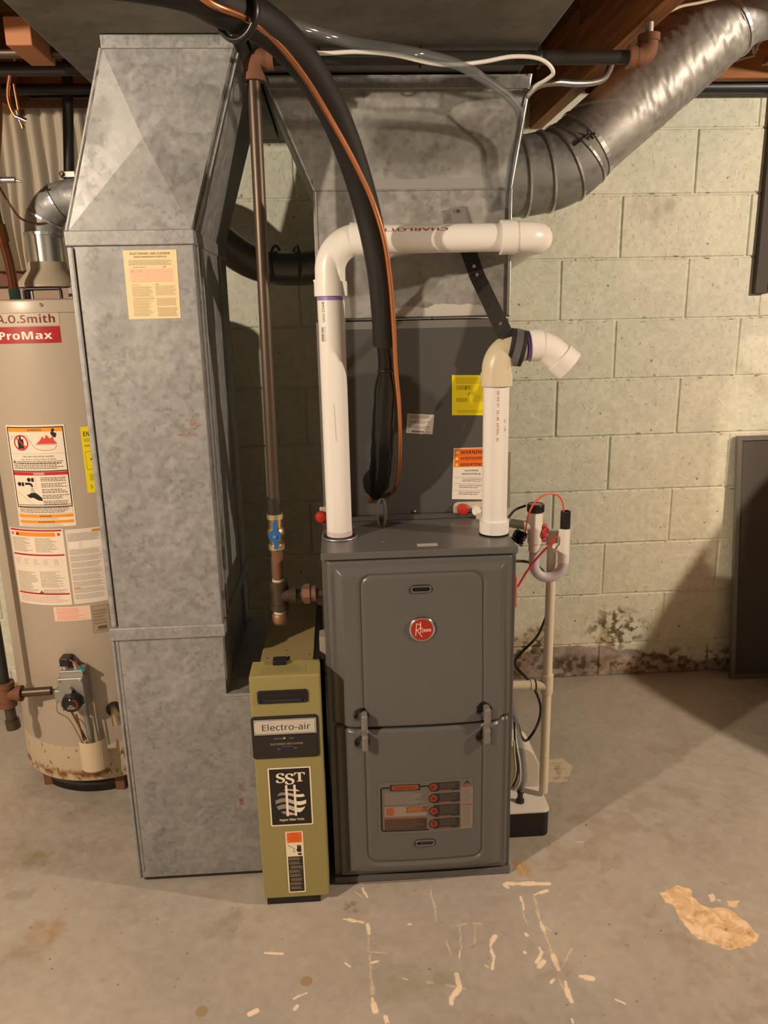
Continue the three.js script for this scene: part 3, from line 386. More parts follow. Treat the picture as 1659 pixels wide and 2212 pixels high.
  // drain fitting with two ports and their red plugs
  const plate = (x0, x1, n, l) => { const p = obj('drain_plate', [extrude(rrect(x0, x1, 0.8785, 0.915, 0.013), 0.01, CZ - 0.002, 0.0015)], M(0.56, 0.50, 0.42, 0.45), c, l); return p; };
  const p1 = plate(-0.4835, -0.398, 0, 'cream drain plate');
  const plug = (x, y, z, r, parent) => { const g = lathe([[0, 0], [r, 0], [r, 0.008], [r * 0.82, 0.012], [r * 0.8, 0.016], [0, 0.017]], V(0, 0, 0), 10); g.rotateX(Math.PI / 2); g.translate(x, y, z); obj('drain_plug', g, redPlastic, parent, 'red drain plug'); };
  plug(-0.460, 0.898, CZ + 0.008, 0.0155, p1);
  obj('drain_stub', rod(V(-0.425, 0.893, CZ), V(-0.425, 0.893, CZ + 0.02), 0.012), pvc, p1);
  { const a = V(CX0 - 0.001, 0.889, CZ - 0.02); obj('side_drain_plate', bx(CX0 - 0.012, CX0 + 0.03, 0.877, 0.915, CZ - 0.003, CZ + 0.006, 0.003), M(0.56, 0.50, 0.42, 0.45), c); plug(-0.827, 0.890, CZ + 0.004, 0.0165, c); }
}
{
  const s = thing('supply_plenum', 'galvanised supply plenum flaring up from the coil case to the overhead duct', 'duct', V((CX0 + CX1) / 2, CTOP, 0.55));
  const y0 = CTOP, y1 = 1.674, y2 = 1.918, zb = 0.30, z = CZ - 0.004, xl = -0.8135, xr = -0.3495, tl = -0.9155, tr = -0.3075;
  const dull = M(0.66, 0.66, 0.64, 1, 0.42, { map: rep(spangle.map, 1.9), roughnessMap: rep(spangle.rough, 1.9) });
  obj('box', bx(xl, xr, y0 + 0.001, y1, zb, z, 0.002), dull, s);
  const L = [V(xl, y1, zb), V(xr, y1, zb), V(xr, y1, z), V(xl, y1, z)], U = [V(tl, y2, zb), V(tr, y2, zb), V(tr, y2, z), V(tl, y2, z)];
  obj('transition', quads([[L[3], L[2], U[2], U[3]], [L[0], L[3], U[3], U[0]], [L[2], L[1], U[1], U[2]], [L[1], L[0], U[0], U[1]]]), dull, s);
  obj('corner_seam', [rod(L[3].clone().add(V(0, 0, 0.001)), U[3].clone().add(V(0, 0, 0.001)), 0.004), bx(xl - 0.002, xl + 0.006, y0 + 0.002, y1, z - 0.002, z + 0.004, 0.002)], dull, s); obj('corner_seam', [rod(L[2].clone().add(V(0.001, 0, 0)), U[2].clone().add(V(0.001, 0, 0)), 0.005), bx(xr - 0.003, xr + 0.006, y0 + 0.002, y1, z - 0.002, z + 0.005, 0.002)], galvSmooth, s);
  obj('joint_tape', bx(xl - 0.001, xr + 0.001, y1 + 0.002, y1 + 0.024, z - 0.001, z + 0.0014, 0.0006), M(0.40, 0.395, 0.38, 0.5, 0.4), s, 'grey foil tape over the joint'); obj('joint_lip', bx(xl + 0.1, xr, y1 - 0.002, y1 + 0.002, z - 0.001, z + 0.003, 0.0008), galv, s);
  obj('drive_cleat', bx(tl + 0.01, tr, y2 - 0.03, y2 - 0.004, z - 0.001, z + 0.006, 0.002), galv, s);
  // brushed-on sealant patches round the bottom joint
  const mast = M(0.50, 0.49, 0.46, 0.6); const patch = (pts) => extrude(pts, 0.0016, z - 0.0003);
  const rag = (x0, x1, y, h) => { const p = []; for (let i = 0; i <= 44; i++) p.push([x0 + (x1 - x0) * i / 44, y]); for (let i = 44; i >= 0; i--) p.push([x0 + (x1 - x0) * i / 44, y + h * (0.25 + 1.2 * fbm(i * 0.16, 3.3, 997, 601, 3)) * Math.min(1, i / 3 + 0.2, (44 - i) / 3 + 0.2)]); return p; };
  obj('sealant', [patch(rag(-0.67, -0.40, y0 + 0.004, 0.032)), patch(rag(xl + 0.012, -0.735, y0 + 0.004, 0.10))], mast, s, 'pale brushed on sealant');
  obj('bottom_flange', bx(xl - 0.004, xr + 0.004, y0 + 0.001, y0 + 0.006, z - 0.01, z + 0.006, 0.001), paintDark, s);
}
// ---------------------------------------------------------------- overhead ducts
{
  const r = thing('trunk_duct', 'dark flat bottomed sheet metal trunk duct above the line set', 'duct', V(-0.62, 1.925, 2.2));
  const shadedSheet = M(0.36, 0.36, 0.34, 0.75, 0.3, { map: rep(spangle.map, 0.8) });   // galvanised sheet with its unlit look put into a darker colour
  obj('casing', bx(-0.925, -0.328, 1.925, 2.2, 0.06, 4.6, 0.003), shadedSheet, r); for (const z of [1.3, 2.5, 3.7]) obj('seam', bx(-0.927, -0.326, 1.922, 2.202, z, z + 0.03, 0.001), shadedSheet, r);
  const t = thing('trunk_duct', 'dark flat bottomed sheet metal trunk duct above the galvanised drop duct', 'duct', V(-1.12, 1.93, 2.2));
  obj('casing', bx(-1.325, -0.932, 1.93, 2.2, 0.06, 4.6, 0.003), shadedSheet, t); for (const z of [1.9, 3.1]) obj('seam', bx(-1.327, -0.93, 1.927, 2.202, z, z + 0.03, 0.001), shadedSheet, t);
}
// ---------------------------------------------------------------- return drop duct at the left
{
  const zF = 1.0, zB = 0.505, xl = -1.3145, xr = -1.0625;
  const d = thing('return_duct', 'tall galvanised return duct with cross creased top and pale paper notice', 'duct', V(-1.18, 0, 0.7));
  // foot: an L, wider at the bottom where it meets the air cleaner
  const top = 0.668, fx = -0.992, fy = 0.511, fl = -1.3195, mid = V(-1.175, 0.36, zF + 0.005);
  obj('gap_shade', bx(fl + 0.012, fx, 0.0005, 0.012, zB, zF - 0.004, 0), blackRubber, d);  // black strip added for the shadow in the gap under the foot
  const A = V(fl, 0.011, zF), B = V(fx, 0.011, zF), C = V(fx, fy, zF), D = V(xr - 0.004, fy, zF), E = V(xr - 0.002, top, zF), F = V(xl - 0.006, top, zF);
  const back = (p) => V(p.x, p.y, zB);
  obj('foot', quads([[A, B, mid], [B, C, mid], [C, D, mid], [D, E, mid], [E, F, mid], [F, A, mid], [B, back(B), back(C), C], [C, back(C), back(D), D], [D, back(D), back(E), E], [F, back(F), back(A), A], [A, back(A), back(B), B], [back(A), back(F), back(E), back(D)], [back(A), back(D), back(C), back(B)]]), galv, d);
  obj('corner_strip', [bx(fl - 0.003, fl + 0.004, 0.011, top - 0.001, zF - 0.004, zF + 0.004, 0.002), bx(fl + 0.011, fl + 0.0125, 0.03, top - 0.002, zF - 0.001, zF + 0.002, 0.0005), bx(D.x - 0.002, fx, fy - 0.003, fy + 0.004, zF - 0.02, zF + 0.003, 0.001)], galv, d);
  obj('shaft', bx(xl, xr, top, 1.545, zB, zF, 0.002), galv, d);
  obj('corner_strip', bx(xl - 0.003, xl + 0.0085, 0.70, 1.54, zF - 0.008, zF + 0.0055, 0.003, 2), galv, d);
  obj('seam_gap', bx(xl + 0.0085, xl + 0.0115, 0.70, 1.535, zF - 0.001, zF + 0.0006, 0), blackRubber, d, 'dark gap beside the folded corner');
  obj('side_rib', [bx(xr - 0.001, xr + 0.006, 0.70, 1.54, zF - 0.035, zF - 0.028, 0.002), bx(xr - 0.001, xr + 0.005, 0.70, 1.54, zF - 0.085, zF - 0.078, 0.002), bx(xr - 0.001, xr + 0.005, 0.52, 1.54, zB + 0.12, zB + 0.127, 0.002)], galv, d);
  obj('band', bx(xl - 0.009, xr + 0.005, top - 0.002, top + 0.029, zB, zF + 0.0065, 0.0025, 2), galvBright, d, 'bright galvanised joint band');
  obj('band', bx(xl - 0.005, xr + 0.004, 1.541, 1.571, zB, zF + 0.007, 0.0025, 2), galvBright, d, 'bright galvanised joint band');
  // cross creased transition
  const L = [V(xl + 0.002, 1.571, zF), V(xr - 0.0005, 1.571, zF)], U = [V(-1.2065, 1.905, zF), V(-0.955, 1.905, zF)], m = V(-1.1425, 1.742, zF + 0.011), q = (p) => V(p.x, p.y, zB);
  obj('transition', quads([[L[0], L[1], m], [L[1], U[1], m], [U[1], U[0], m], [U[0], L[0], m]]), galv, d, 'cross creased slanting panel');
  obj('transition_side', quads([[q(L[0]), L[0], U[0], q(U[0])], [L[1], q(L[1]), q(U[1]), U[1]], [q(L[1]), q(L[0]), q(U[0]), q(U[1])]]), galv, d);
  obj('edge_fold', [rod(L[0].clone().add(V(-0.003, 0, -0.002)), U[0].clone().add(V(-0.003, 0, -0.002)), 0.0045), rod(L[1].clone().add(V(0.004, 0, -0.03)), U[1].clone().add(V(0.004, 0, -0.03)), 0.0045)], galvBright, d);
  obj('collar', bx(-1.2085, -0.953, 1.904, 1.9285, zB, zF + 0.004, 0.0015), galvBright, d);
  sticker('schedule_notice', [Z(265, 541, zF), Z(381, 539, zF), Z(391, 687, zF), Z(279, 690, zF)], canvasTex(440, 560, (g, w, h) => {
    g.fillStyle = '#efd9ac'; g.fillRect(0, 0, w, h); txt(g, 'ELECTRONIC AIR CLEANER', 220, 28, 25, '#4c4234', { w: 330 }); txt(g, 'WASH REMINDER SCHEDULE', 220, 54, 19, '#4c4234', { w: 270 }); print(g, 40, 80, 360, 42, 9, '#8d7f66', 0.12); g.fillStyle = '#efc4a6'; g.fillRect(44, 150, 356, 108); g.strokeStyle = '#e3a68e'; g.lineWidth = 1.5; for (let i = 0; i < 14; i++) { g.beginPath(); g.moveTo(44 + i * 27, 150); g.lineTo(44 + i * 27, 258); g.stroke(); } for (let j = 0; j < 5; j++) { g.beginPath(); g.moveTo(44, 150 + j * 26); g.lineTo(400, 150 + j * 26); g.stroke(); } print(g, 70, 134, 130, 8, 9, '#6c6050'); txt(g, '4.8', 330, 136, 17, '#3c3428'); txt(g, '96 /  / .98', 96, 170, 22, '#d8674a', { style: 'italic' });
    print(g, 48, 276, 90, 8, 10, '#d07a5a'); print(g, 244, 276, 34, 8, 10, '#4c4234'); print(g, 48, 292, 176, 84, 8, '#a29174', 0.2); print(g, 244, 290, 176, 76, 8, '#a29174', 0.2); txt(g, 'CLEANING THE WASH MEDIA', 48, 392, 13, '#6c5f4a', { align: 'left' }); print(g, 48, 404, 176, 130, 9, '#a29174', 0.3); print(g, 246, 392, 176, 60, 8, '#97866a', 0.1); print(g, 250, 468, 170, 76, 7, '#8c7c62', 0.1); }), d, 'cream paper cleaning schedule');
  // red stencil marks
  const red = (name, c, draw, w, h) => { const m = sticker(name, c, canvasTex(w, h, draw), d, 'faded red stamped mark'); m.material.transparent = true; };
  red('stamp_mark', [Z(375, 905, zF), Z(428, 905, zF), Z(432, 955, zF), Z(380, 955, zF)], (g) => { for (let k = 0; k < 90; k++) { g.fillStyle = `rgba(190,70,60,${rnd(0.05, 0.3)})`; g.fillRect(rnd(70, 100), rnd(0, 45), rnd(2, 8), rnd(2, 5)); g.fillRect(rnd(5, 100), rnd(60, 72), rnd(3, 10), rnd(1, 4)); } }, 110, 100);
  red('stamp_mark', [Z(512, 1690, zF + 0.002), Z(528, 1690, zF + 0.002), Z(530, 1738, zF + 0.002), Z(514, 1738, zF + 0.002)], (g) => { for (let k = 0; k < 60; k++) { g.fillStyle = `rgba(180,50,50,${rnd(0.05, 0.35)})`; g.fillRect(rnd(4, 26), rnd(2, 30), rnd(2, 6), rnd(2, 5)); g.fillRect(rnd(8, 28), rnd(66, 92), rnd(3, 9), rnd(3, 8)); } }, 40, 96);
}
// ---------------------------------------------------------------- electronic air cleaner
{
  const x0 = -0.9945, x1 = -0.8365, zF = 1.115, y0 = 0.022, y1 = 0.612;
  const a = thing('air_cleaner', 'olive green slim air cleaner cabinet with black label panels', 'air cleaner', V((x0 + x1) / 2, 0, 1.05));
  obj('foot', bx(x0 + 0.006, x1 - 0.022, 0.0005, y0 + 0.004, 0.70, zF - 0.006, 0.001), blackPlastic, a);
  const cov = obj('front_cover', [bx(x0, x1, y0, y1, 1.034, zF, 0.0035, 3)], olive, a);
  obj('housing', bx(x0 + 0.012, x1 - 0.018, y0 + 0.002, 0.588, 0.60, 1.036, 0.002), tan, a);
  obj('side_gasket', bx(x1 - 0.019, x1 - 0.004, y0 + 0.002, 0.585, 0.62, 1.033, 0.001), blackPlastic, a);
  // recessed handle in the cover
  { const hx0 = -0.9775, hx1 = -0.8645, hy0 = 0.546, hy1 = 0.5765, s = new THREE.Shape(rrect(hx0, hx1, hy0, hy1, 0.005).map(([x, y]) => new THREE.Vector2(x, y))); s.holes.push(new THREE.Path(rrect(hx0 + 0.006, hx1 - 0.006, hy0 + 0.0035, hy1 - 0.0045, 0.004).reverse().map(([x, y]) => new THREE.Vector2(x, y)))); const g = new THREE.ExtrudeGeometry(s, { depth: 0.002, bevelEnabled: true, bevelSize: 0.0008, bevelThickness: 0.0008, bevelSegments: 1 }); g.translate(0, 0, zF); const h = obj('handle', [g, extrude(rrect(hx0 + 0.004, hx1 - 0.004, hy0 + 0.003, hy1 - 0.003, 0.004), 0.0008, zF + 0.0002)], blackPlastic, cov, 'black recessed pull handle'); obj('grip_lip', rod(V(hx0 + 0.014, hy0 + 0.007, zF + 0.002), V(hx1 - 0.014, hy0 + 0.007, zF + 0.002), 0.0035), M(0.03, 0.03, 0.035, 0.2), h); }
  const plate = obj('control_panel', extrude(rrect(-0.9965, -0.8435, 0.406, 0.5135, 0.008), 0.003, zF - 0.0005, 0.0006), M(0.020, 0.018, 0.016, 0.4), cov, 'black control panel');
  sticker('name_plate', rectZ(-0.990, -0.849, 0.468, 0.506, zF + 0.0026), canvasTex(560, 152, (g, w, h) => { g.fillStyle = '#c9c2b8'; g.fillRect(0, 0, w, h); g.strokeStyle = '#2c2622'; g.lineWidth = 4; g.strokeRect(10, 8, w - 20, h - 16); g.fillStyle = '#c9c2b8'; g.fillRect(8, 30, 8, 90); txt(g, 'Electro-air', 286, 82, 84, '#1c1815', { style: 'normal', w: 446 }); }), plate, 'silver name plate');
  const pm = sticker('panel_print', rectZ(-0.990, -0.850, 0.412, 0.464, zF + 0.0026), canvasTex(560, 208, (g) => { g.fillStyle = '#28241f'; g.fillRect(0, 0, 560, 208); txt(g, 'OPERATING', 214, 28, 17, '#8a857c', { w: 84 }); txt(g, 'LIGHT', 334, 28, 17, '#8a857c', { w: 44 }); txt(g, 'ELECTRONIC AIR CLEANER', 288, 84, 26, '#9a958b', { w: 300 }); g.fillStyle = '#24213a'; g.fillRect(246, 122, 90, 40); g.fillStyle = '#8a857c'; g.fillRect(240, 110, 110, 3); txt(g, 'ON', 214, 134, 17, '#8a857c'); txt(g, 'OFF', 368, 130, 17, '#8a857c'); }), plate);
  obj('pilot_lamp', (() => { const g = new THREE.SphereGeometry(0.0028, 12, 8); g.translate(-0.9225, 0.4575, zF + 0.0026); return g; })(), M(0.25, 0.55, 0.45, 0.3), plate);
  sticker('emblem_label', rectZ(-0.9665, -0.8665, 0.2245, 0.380, zF), canvasTex(480, 746, (g, w, h) => {
    g.fillStyle = '#f1e7cd'; g.beginPath(); g.roundRect(0, 0, w, h, 14); g.fill(); g.fillStyle = '#221c17'; g.fillRect(16, 16, w - 32, h - 32); const cr = '#f3e9d2';
    // striped globe
    g.save(); g.beginPath(); g.arc(240, 440, 172, 0, 7); g.clip(); const wave = (y, t, amp, tilt, c) => { g.fillStyle = c; g.beginPath(); for (let x = 60; x <= 420; x += 6) { const yy = y - amp * Math.sin((x - 70) / 340 * Math.PI * 1.9) + tilt * (x - 240); x === 60 ? g.moveTo(x, yy) : g.lineTo(x, yy); } for (let x = 420; x >= 60; x -= 6) g.lineTo(x, y + t - amp * Math.sin((x - 70) / 340 * Math.PI * 1.9) + tilt * (x - 240)); g.fill(); };
    for (const [c, x0, x1] of [['#8d8786', 60, 190], ['#c4bcb8', 190, 305], [cr, 305, 430]]) { g.save(); g.beginPath(); g.rect(x0, 240, x1 - x0, 400); g.clip(); wave(276, 22, 6, 0.03, c); wave(330, 36, 16, 0.02, c); wave(412, 50, 26, 0.0, c); wave(494, 56, 30, -0.02, c); wave(580, 70, 26, -0.02, c); g.restore(); } g.restore();
    g.fillStyle = '#221c17'; g.fillRect(182, 230, 124, 20); g.fillStyle = cr; g.fillRect(184, 222, 26, 400); g.fillRect(276, 222, 26, 400); txt(g, 'S', 140, 132, 168, cr, { font: 'serif', w: 118 }); txt(g, 'T', 352, 128, 160, cr, { font: 'serif', w: 124 }); txt(g, 'S', 242, 148, 200, '#221c17', { font: 'serif', w: 142 }); txt(g, 'S', 242, 148, 190, cr, { font: 'serif', w: 124 }); txt(g, 'Super Slim Twin', 240, 668, 40, cr, { font: 'serif', w: 280 }); }), cov, 'black and cream emblem sticker with striped globe');
  sticker('warning_strip', rectZ(-0.9345, -0.8925, 0.0365, 0.208, zF), canvasTex(200, 816, (g, w, h) => { g.fillStyle = '#efe3c8'; g.beginPath(); g.roundRect(0, 0, w, h, 12); g.fill(); g.fillStyle = '#ef6f1c'; g.fillRect(16, 12, w - 32, 136); g.fillStyle = '#4a2410'; [58, 100].forEach((y) => g.fillRect(16, y, w - 32, 3)); txt(g, 'WARNING', 100, 36, 17, '#7a3510'); txt(g, 'AVERTISSEMENT', 100, 80, 15, '#7a3510'); txt(g, 'ADVERTENCIA', 100, 124, 15, '#7a3510'); g.strokeStyle = '#28201a'; g.lineWidth = 5; g.beginPath(); g.moveTo(24, 176); g.lineTo(96, 232); g.lineTo(78, 268); g.lineTo(106, 270); g.stroke(); g.fillStyle = '#28201a'; g.fillRect(126, 200, 46, 74); for (let k = 0; k < 4; k++) g.fillRect(126 + k * 12, 178 + (k % 2) * 6, 10, 40); g.save(); g.translate(118, 236); g.rotate(-0.5); g.fillRect(-6, 0, 14, 44); g.restore(); g.fillRect(134, 288, 40, 28); g.fillRect(16, 330, w - 32, h - 346); for (let k = 0; k < 8; k++) print(g, 24 + (k % 3) * 6, 342 + k * 56, w - 56, 42, 7, '#a59a86', 0.25); }), cov, 'narrow orange, white and black warning strip');
  // top latch and small print
  obj('top_latch', [bx(-0.945, -0.913, y1 - 0.001, y1 + 0.012, 1.036, 1.062, 0.003), bx(-0.913, -0.906, y1 + 0.002, y1 + 0.009, 1.030, 1.042, 0.002)], blackPlastic, a, 'black top latch');
  sticker('top_print', [V(-0.97, y1, 1.068), V(-0.868, y1, 1.062), V(-0.868, y1, 1.098), V(-0.97, y1, 1.104)], canvasTex(400, 140, (g) => { g.fillStyle = '#958d5a'; g.fillRect(0, 0, 400, 140); print(g, 12, 10, 376, 120, 11, '#726d4c', 0.15); }), a);
  for (const [x, z] of [[-0.968, 0.97], [-0.925, 0.93], [-0.866, 0.96]]) obj('screw', lathe([[0, 0], [0.003, 0], [0.002, 0.002], [0, 0.002]], V(x, 0.588, z), 10), chrome, a);
  obj('bracket', bx(x1 - 0.004, FX0 - 0.001, 0.56, 0.62, 0.88, 0.93, 0.002), M(0.40, 0.38, 0.29, 0.5), a, 'small pale bracket against the furnace');
}

// ---------------------------------------------------------------- white plastic flue pipes on the furnace
const PR = 0.0302;
function pipePrint(name, color, tex, c, axis, r, a0, a1, s0, s1, parent) {   // lettering on a round pipe: a thin curved patch from angle a0 to a1, along the axis from s0 to s1
  const pos = [], nor = [], uv = [], idx = [], n = 10;
  for (let i = 0; i <= n; i++) for (const v of [0, 1]) { const a = a0 + (a1 - a0) * i / n, R = r + 0.0005; if (axis === 'x') { pos.push(v ? s1 : s0, c.y + Math.sin(a) * R, c.z + Math.cos(a) * R); nor.push(0, Math.sin(a), Math.cos(a)); } else { pos.push(c.x + Math.sin(a) * R, v ? s1 : s0, c.z + Math.cos(a) * R); nor.push(Math.sin(a), 0, Math.cos(a)); } axis === 'x' ? uv.push(v, i / n) : uv.push(i / n, v); }
  for (let i = 0; i < n; i++) { const k = i * 2; axis === 'x' ? idx.push(k, k + 1, k + 2, k + 2, k + 1, k + 3) : idx.push(k, k + 2, k + 1, k + 2, k + 3, k + 1); }
  const g = new THREE.BufferGeometry(); g.setAttribute('position', new THREE.Float32BufferAttribute(pos, 3)); g.setAttribute('normal', new THREE.Float32BufferAttribute(nor, 3)); g.setAttribute('uv', new THREE.Float32BufferAttribute(uv, 2)); g.setIndex(idx);
  const m = new THREE.MeshStandardMaterial({ alphaMap: tex, transparent: true, roughness: 0.4 }); m.color.set(color); tex.colorSpace = THREE.NoColorSpace; return obj(name, g, m, parent);
}
{
  const z = 0.925, x = -0.7805, yH = Z(960, 519, z).y + 0.004, xE = -0.309, b = V(x, FTOP, z);
  const p = thing('flue_pipe', 'tall white plastic flue pipe bending right behind the black line set', 'pipe', b);
  obj('floor_flange', [lathe([[0, 0.0005], [0.040, 0.0005], [0.041, 0.003], [0.034, 0.006], [0, 0.006]], b, 40)], blackRubber, p, 'black rubber flange'); obj('flange_rim', lathe([[0.0385, 0.0003], [0.043, 0.0003], [0.043, 0.003], [0.041, 0.0045], [0.0385, 0.003]], b, 40), galvSmooth, p);
  const yS = Z(706, 640, z).y, sH = Z(786, 520, z).x - 0.03;
  obj('riser', sweep([V(x, FTOP + 0.004, z), V(x, yS + 0.01, z)], PR, 40), pvc, p);
  obj('primer_stain', [ringTube(V(x, yS - 0.009, z), V(x, yS - 0.001, z), PR + 0.0004, PR - 0.001, 40)], purple, p, 'purple primer below the socket'); obj('primer_stain', ringTube(V(x, FTOP + 0.005, z), V(x, FTOP + 0.018, z), PR + 0.0004, PR - 0.001, 40), M(0.72, 0.58, 0.66, 0.4), p, 'faint pink primer at the foot');
  const el = obj('elbow', [sweep(filleted([V(x, yS + 0.02, z), V(x, yH, z), V(sH + 0.02, yH, z)], 0.088, 20), PR + 0.0035, 40)], pvc, p);
  obj('socket', [ringTube(V(x, yS, z), V(x, yS + 0.031, z), PR + 0.0065, PR - 0.001, 40), bx(x - PR - 0.0075, x - PR - 0.001, yS + 0.031, yS + 0.036, z - 0.004, z + 0.004)], pvc, el);
  obj('socket', ringTube(V(sH, yH, z), V(sH + 0.03, yH, z), PR + 0.0055, PR - 0.001, 40), pvc, el);
  obj('cross_pipe', sweep([V(sH, yH, z), V(xE - 0.06, yH, z)], PR, 40), pvc, p);
  const e2 = obj('elbow', sweep(filleted([V(xE - 0.075, yH, z), V(xE, yH, z), V(xE, yH, z - 0.12)], 0.045, 18), PR + 0.0035, 40), pvc, p);
  obj('socket', ringTube(V(xE - 0.0925, yH, z), V(xE - 0.06, yH, z), PR + 0.0065, PR - 0.001, 40), pvc, e2);
  obj('wall_run', sweep([V(xE, yH, z - 0.1), V(xE, yH - 0.075, 0.002)], PR, 32), pvc, p);
  pipePrint('print', '#b03024', canvasTex(640, 96, (g, w, h) => { g.fillStyle = '#000'; g.fillRect(0, 0, w, h); txt(g, 'CHARLOTTE', w / 2, h / 2, 84, '#fff', { style: 'normal', rot: Math.PI, w: 600 }); }), V(0, yH, z), 'x', PR, 0.40, 0.80, Z(832, 505, z + 0.02).x - 0.028, Z(974, 505, z + 0.02).x, p).userData.label = 'red maker lettering, upside down';
  pipePrint('print', '#33302c', canvasTex(96, 560, (g) => { g.fillStyle = '#000'; g.fillRect(0, 0, 96, 560); txt(g, 'UUU CHAR', 52, 150, 46, '#fff', { style: 'normal', rot: -Math.PI / 2, w: 250 }); for (let k = 0; k < 22; k++) { g.fillStyle = '#fff'; g.fillRect(12, 340 + k * 8, 34, rnd(2, 6)); } print(g, 60, 330, 16, 190, 12, '#888'); }), V(x, 0, z), 'y', PR, -0.95, -0.35, Z(690, 745, z).y, Z(690, 648, z).y, p).userData.label = 'black maker lettering and bars';
  pipePrint('scuff', '#5a5650', canvasTex(40, 200, (g) => { g.fillStyle = '#000'; g.fillRect(0, 0, 40, 200); g.strokeStyle = '#aaa'; g.lineWidth = 4; g.beginPath(); g.moveTo(16, 4); g.lineTo(26, 196); g.stroke(); }), V(x, 0, z), 'y', PR, -0.15, 0.1, Z(722, 950, z).y, Z(720, 868, z).y, p);
}
{
  const z = 0.944, x = -0.4095, b = V(x, FTOP, z);
  const p = thing('intake_pipe', 'short white plastic air intake pipe with open hooked end in a black clamp', 'pipe', b);
  obj('floor_gasket', lathe([[0, 0.0004], [0.036, 0.0004], [0.036, 0.004], [0, 0.004]], b, 36), blackRubber, p);
  obj('socket', ringTube(V(x, FTOP + 0.003, z), V(x, FTOP + 0.034, z), PR + 0.005, 0.001, 40), pvc, p, 'white foot coupling');
  const yS = Z(1067, 833, z).y, yT = Z(1090, 752, z).y, rise = sweep([V(x, FTOP + 0.03, z), V(x, yS + 0.008, z)], PR - 0.0005, 40);
  obj('riser', rise, pvc, p); obj('primer_stain', ringTube(V(x, yS - 0.003, z), V(x, yS - 0.0003, z), PR + 0.0001, PR - 0.002, 36), M(0.5, 0.42, 0.6, 0.4), p);
  const a = V(x, yT, z), c = Z(1174, 744, z), end = Z(1221, 784, z + 0.006);
  const el = obj('elbow', sweep(filleted([V(x, yS + 0.02, z), a, V(x + 0.062, yT + 0.003, z)], 0.05, 18), PR + 0.0035, 40), pvcAged, p, 'yellowed elbow with dirt smears');
  obj('socket', ringTube(V(x, yS, z), V(x, yS + 0.03, z), PR + 0.006, PR - 0.001, 40), pvcAged, el);
  obj('primer_ring', rod(V(x + 0.066, yT + 0.003, z), V(x + 0.076, yT + 0.0035, z), PR + 0.002, PR + 0.001, 36), purple, p, 'purple primer ring');
  const e2 = obj('elbow', sweep(filleted([V(x + 0.074, yT + 0.0035, z), c, end], 0.07, 16), PR + 0.003, 40), pvc, p, 'white hooked elbow');
  obj('socket', ringTube(V(x + 0.074, yT + 0.0035, z), V(x + 0.074 + 0.028, yT + 0.0045, z), PR + 0.0055, PR, 40), pvc, e2);
  const d = end.clone().sub(c).normalize(); obj('socket', ringTube(end.clone().addScaledVector(d, -0.018), end.clone().addScaledVector(d, 0.012), PR + 0.0065, PR - 0.002, 40), pvc, e2);
  pipePrint('print', '#b8402c', canvasTex(72, 700, (g) => { g.fillStyle = '#000'; g.fillRect(0, 0, 72, 700); txt(g, '08/05/21 23:38 EXT#4L RL', 36, 350, 50, '#fff', { style: 'normal', font: 'monospace', rot: Math.PI / 2, w: 680 }); }), V(x, 0, z), 'y', PR, -0.22, 0.1, Z(1062, 957, z + 0.03).y, Z(1062, 842, z + 0.03).y, p).userData.label = 'red date lettering';
  pipePrint('scuff', '#787064', canvasTex(48, 120, (g) => { g.fillStyle = '#000'; g.fillRect(0, 0, 48, 120); for (let k = 0; k < 40; k++) { g.fillStyle = 'rgba(255,255,255,.3)'; g.fillRect(rnd(8, 34), rnd(4, 40) + (k % 2) * 60, rnd(2, 8), rnd(2, 14)); } }), V(x, 0, z), 'y', PR, 0.42, 0.7, Z(1084, 936, z + 0.03).y, Z(1084, 904, z + 0.03).y, p);
  // clamp and hanging strap
  const s = thing('hanger_strap', 'dark perforated steel strap from the plenum down to the intake pipe', 'strap', V(-0.42, 1.36, 0.86));
  const m1 = V(x + 0.044, yT + 0.001, z), ax = V(0.97, -0.20, 0.1).normalize();
  obj('clamp_ring', [ringTube(m1.clone().addScaledVector(ax, -0.0175), m1.clone().addScaledVector(ax, 0.0175), PR + 0.0105, PR + 0.003, 40)], blackRubber, s, 'black rubber lined ring'); obj('clamp_band', ringTube(m1.clone().addScaledVector(ax, -0.008), m1.clone().addScaledVector(ax, 0.008), PR + 0.0116, PR + 0.009, 40), M(0.22, 0.22, 0.23, 0.4, 0.6), s);
  const q = [Z(986, 448, CZ + 0.002), Z(1004, 520, CZ + 0.006), Z(1030, 595, CZ + 0.05), Z(1094, 728, 0.965)], wd = V(1, 0.22, 0).normalize().multiplyScalar(0.0185), nn = V(0, 0, 0.0022), faces = [];
  for (let i = 0; i < 3; i++) { const a0 = q[i], b0 = q[i + 1], l0 = a0.clone().sub(wd), r0 = a0.clone().add(wd), l1 = b0.clone().sub(wd), r1 = b0.clone().add(wd); faces.push([l1.clone().add(nn), r1.clone().add(nn), r0.clone().add(nn), l0.clone().add(nn)], [l0, r0, r1, l1], [l0, l1, l1.clone().add(nn), l0.clone().add(nn)], [r1, r0, r0.clone().add(nn), r1.clone().add(nn)]); }
  obj('strap', quads(faces.slice(4)), M(0.075, 0.073, 0.07, 0.4, 0.6), s); obj('strap_tail', quads(faces.slice(0, 4)), M(0.30, 0.295, 0.285, 0.45, 0.5), s, 'grey upper strap end screwed to the plenum');
  const along = (t) => { const k = Math.min(2, Math.floor(t * 3)), f = t * 3 - k; return q[k].clone().lerp(q[k + 1], f).add(V(0, 0, 0.0024)); };
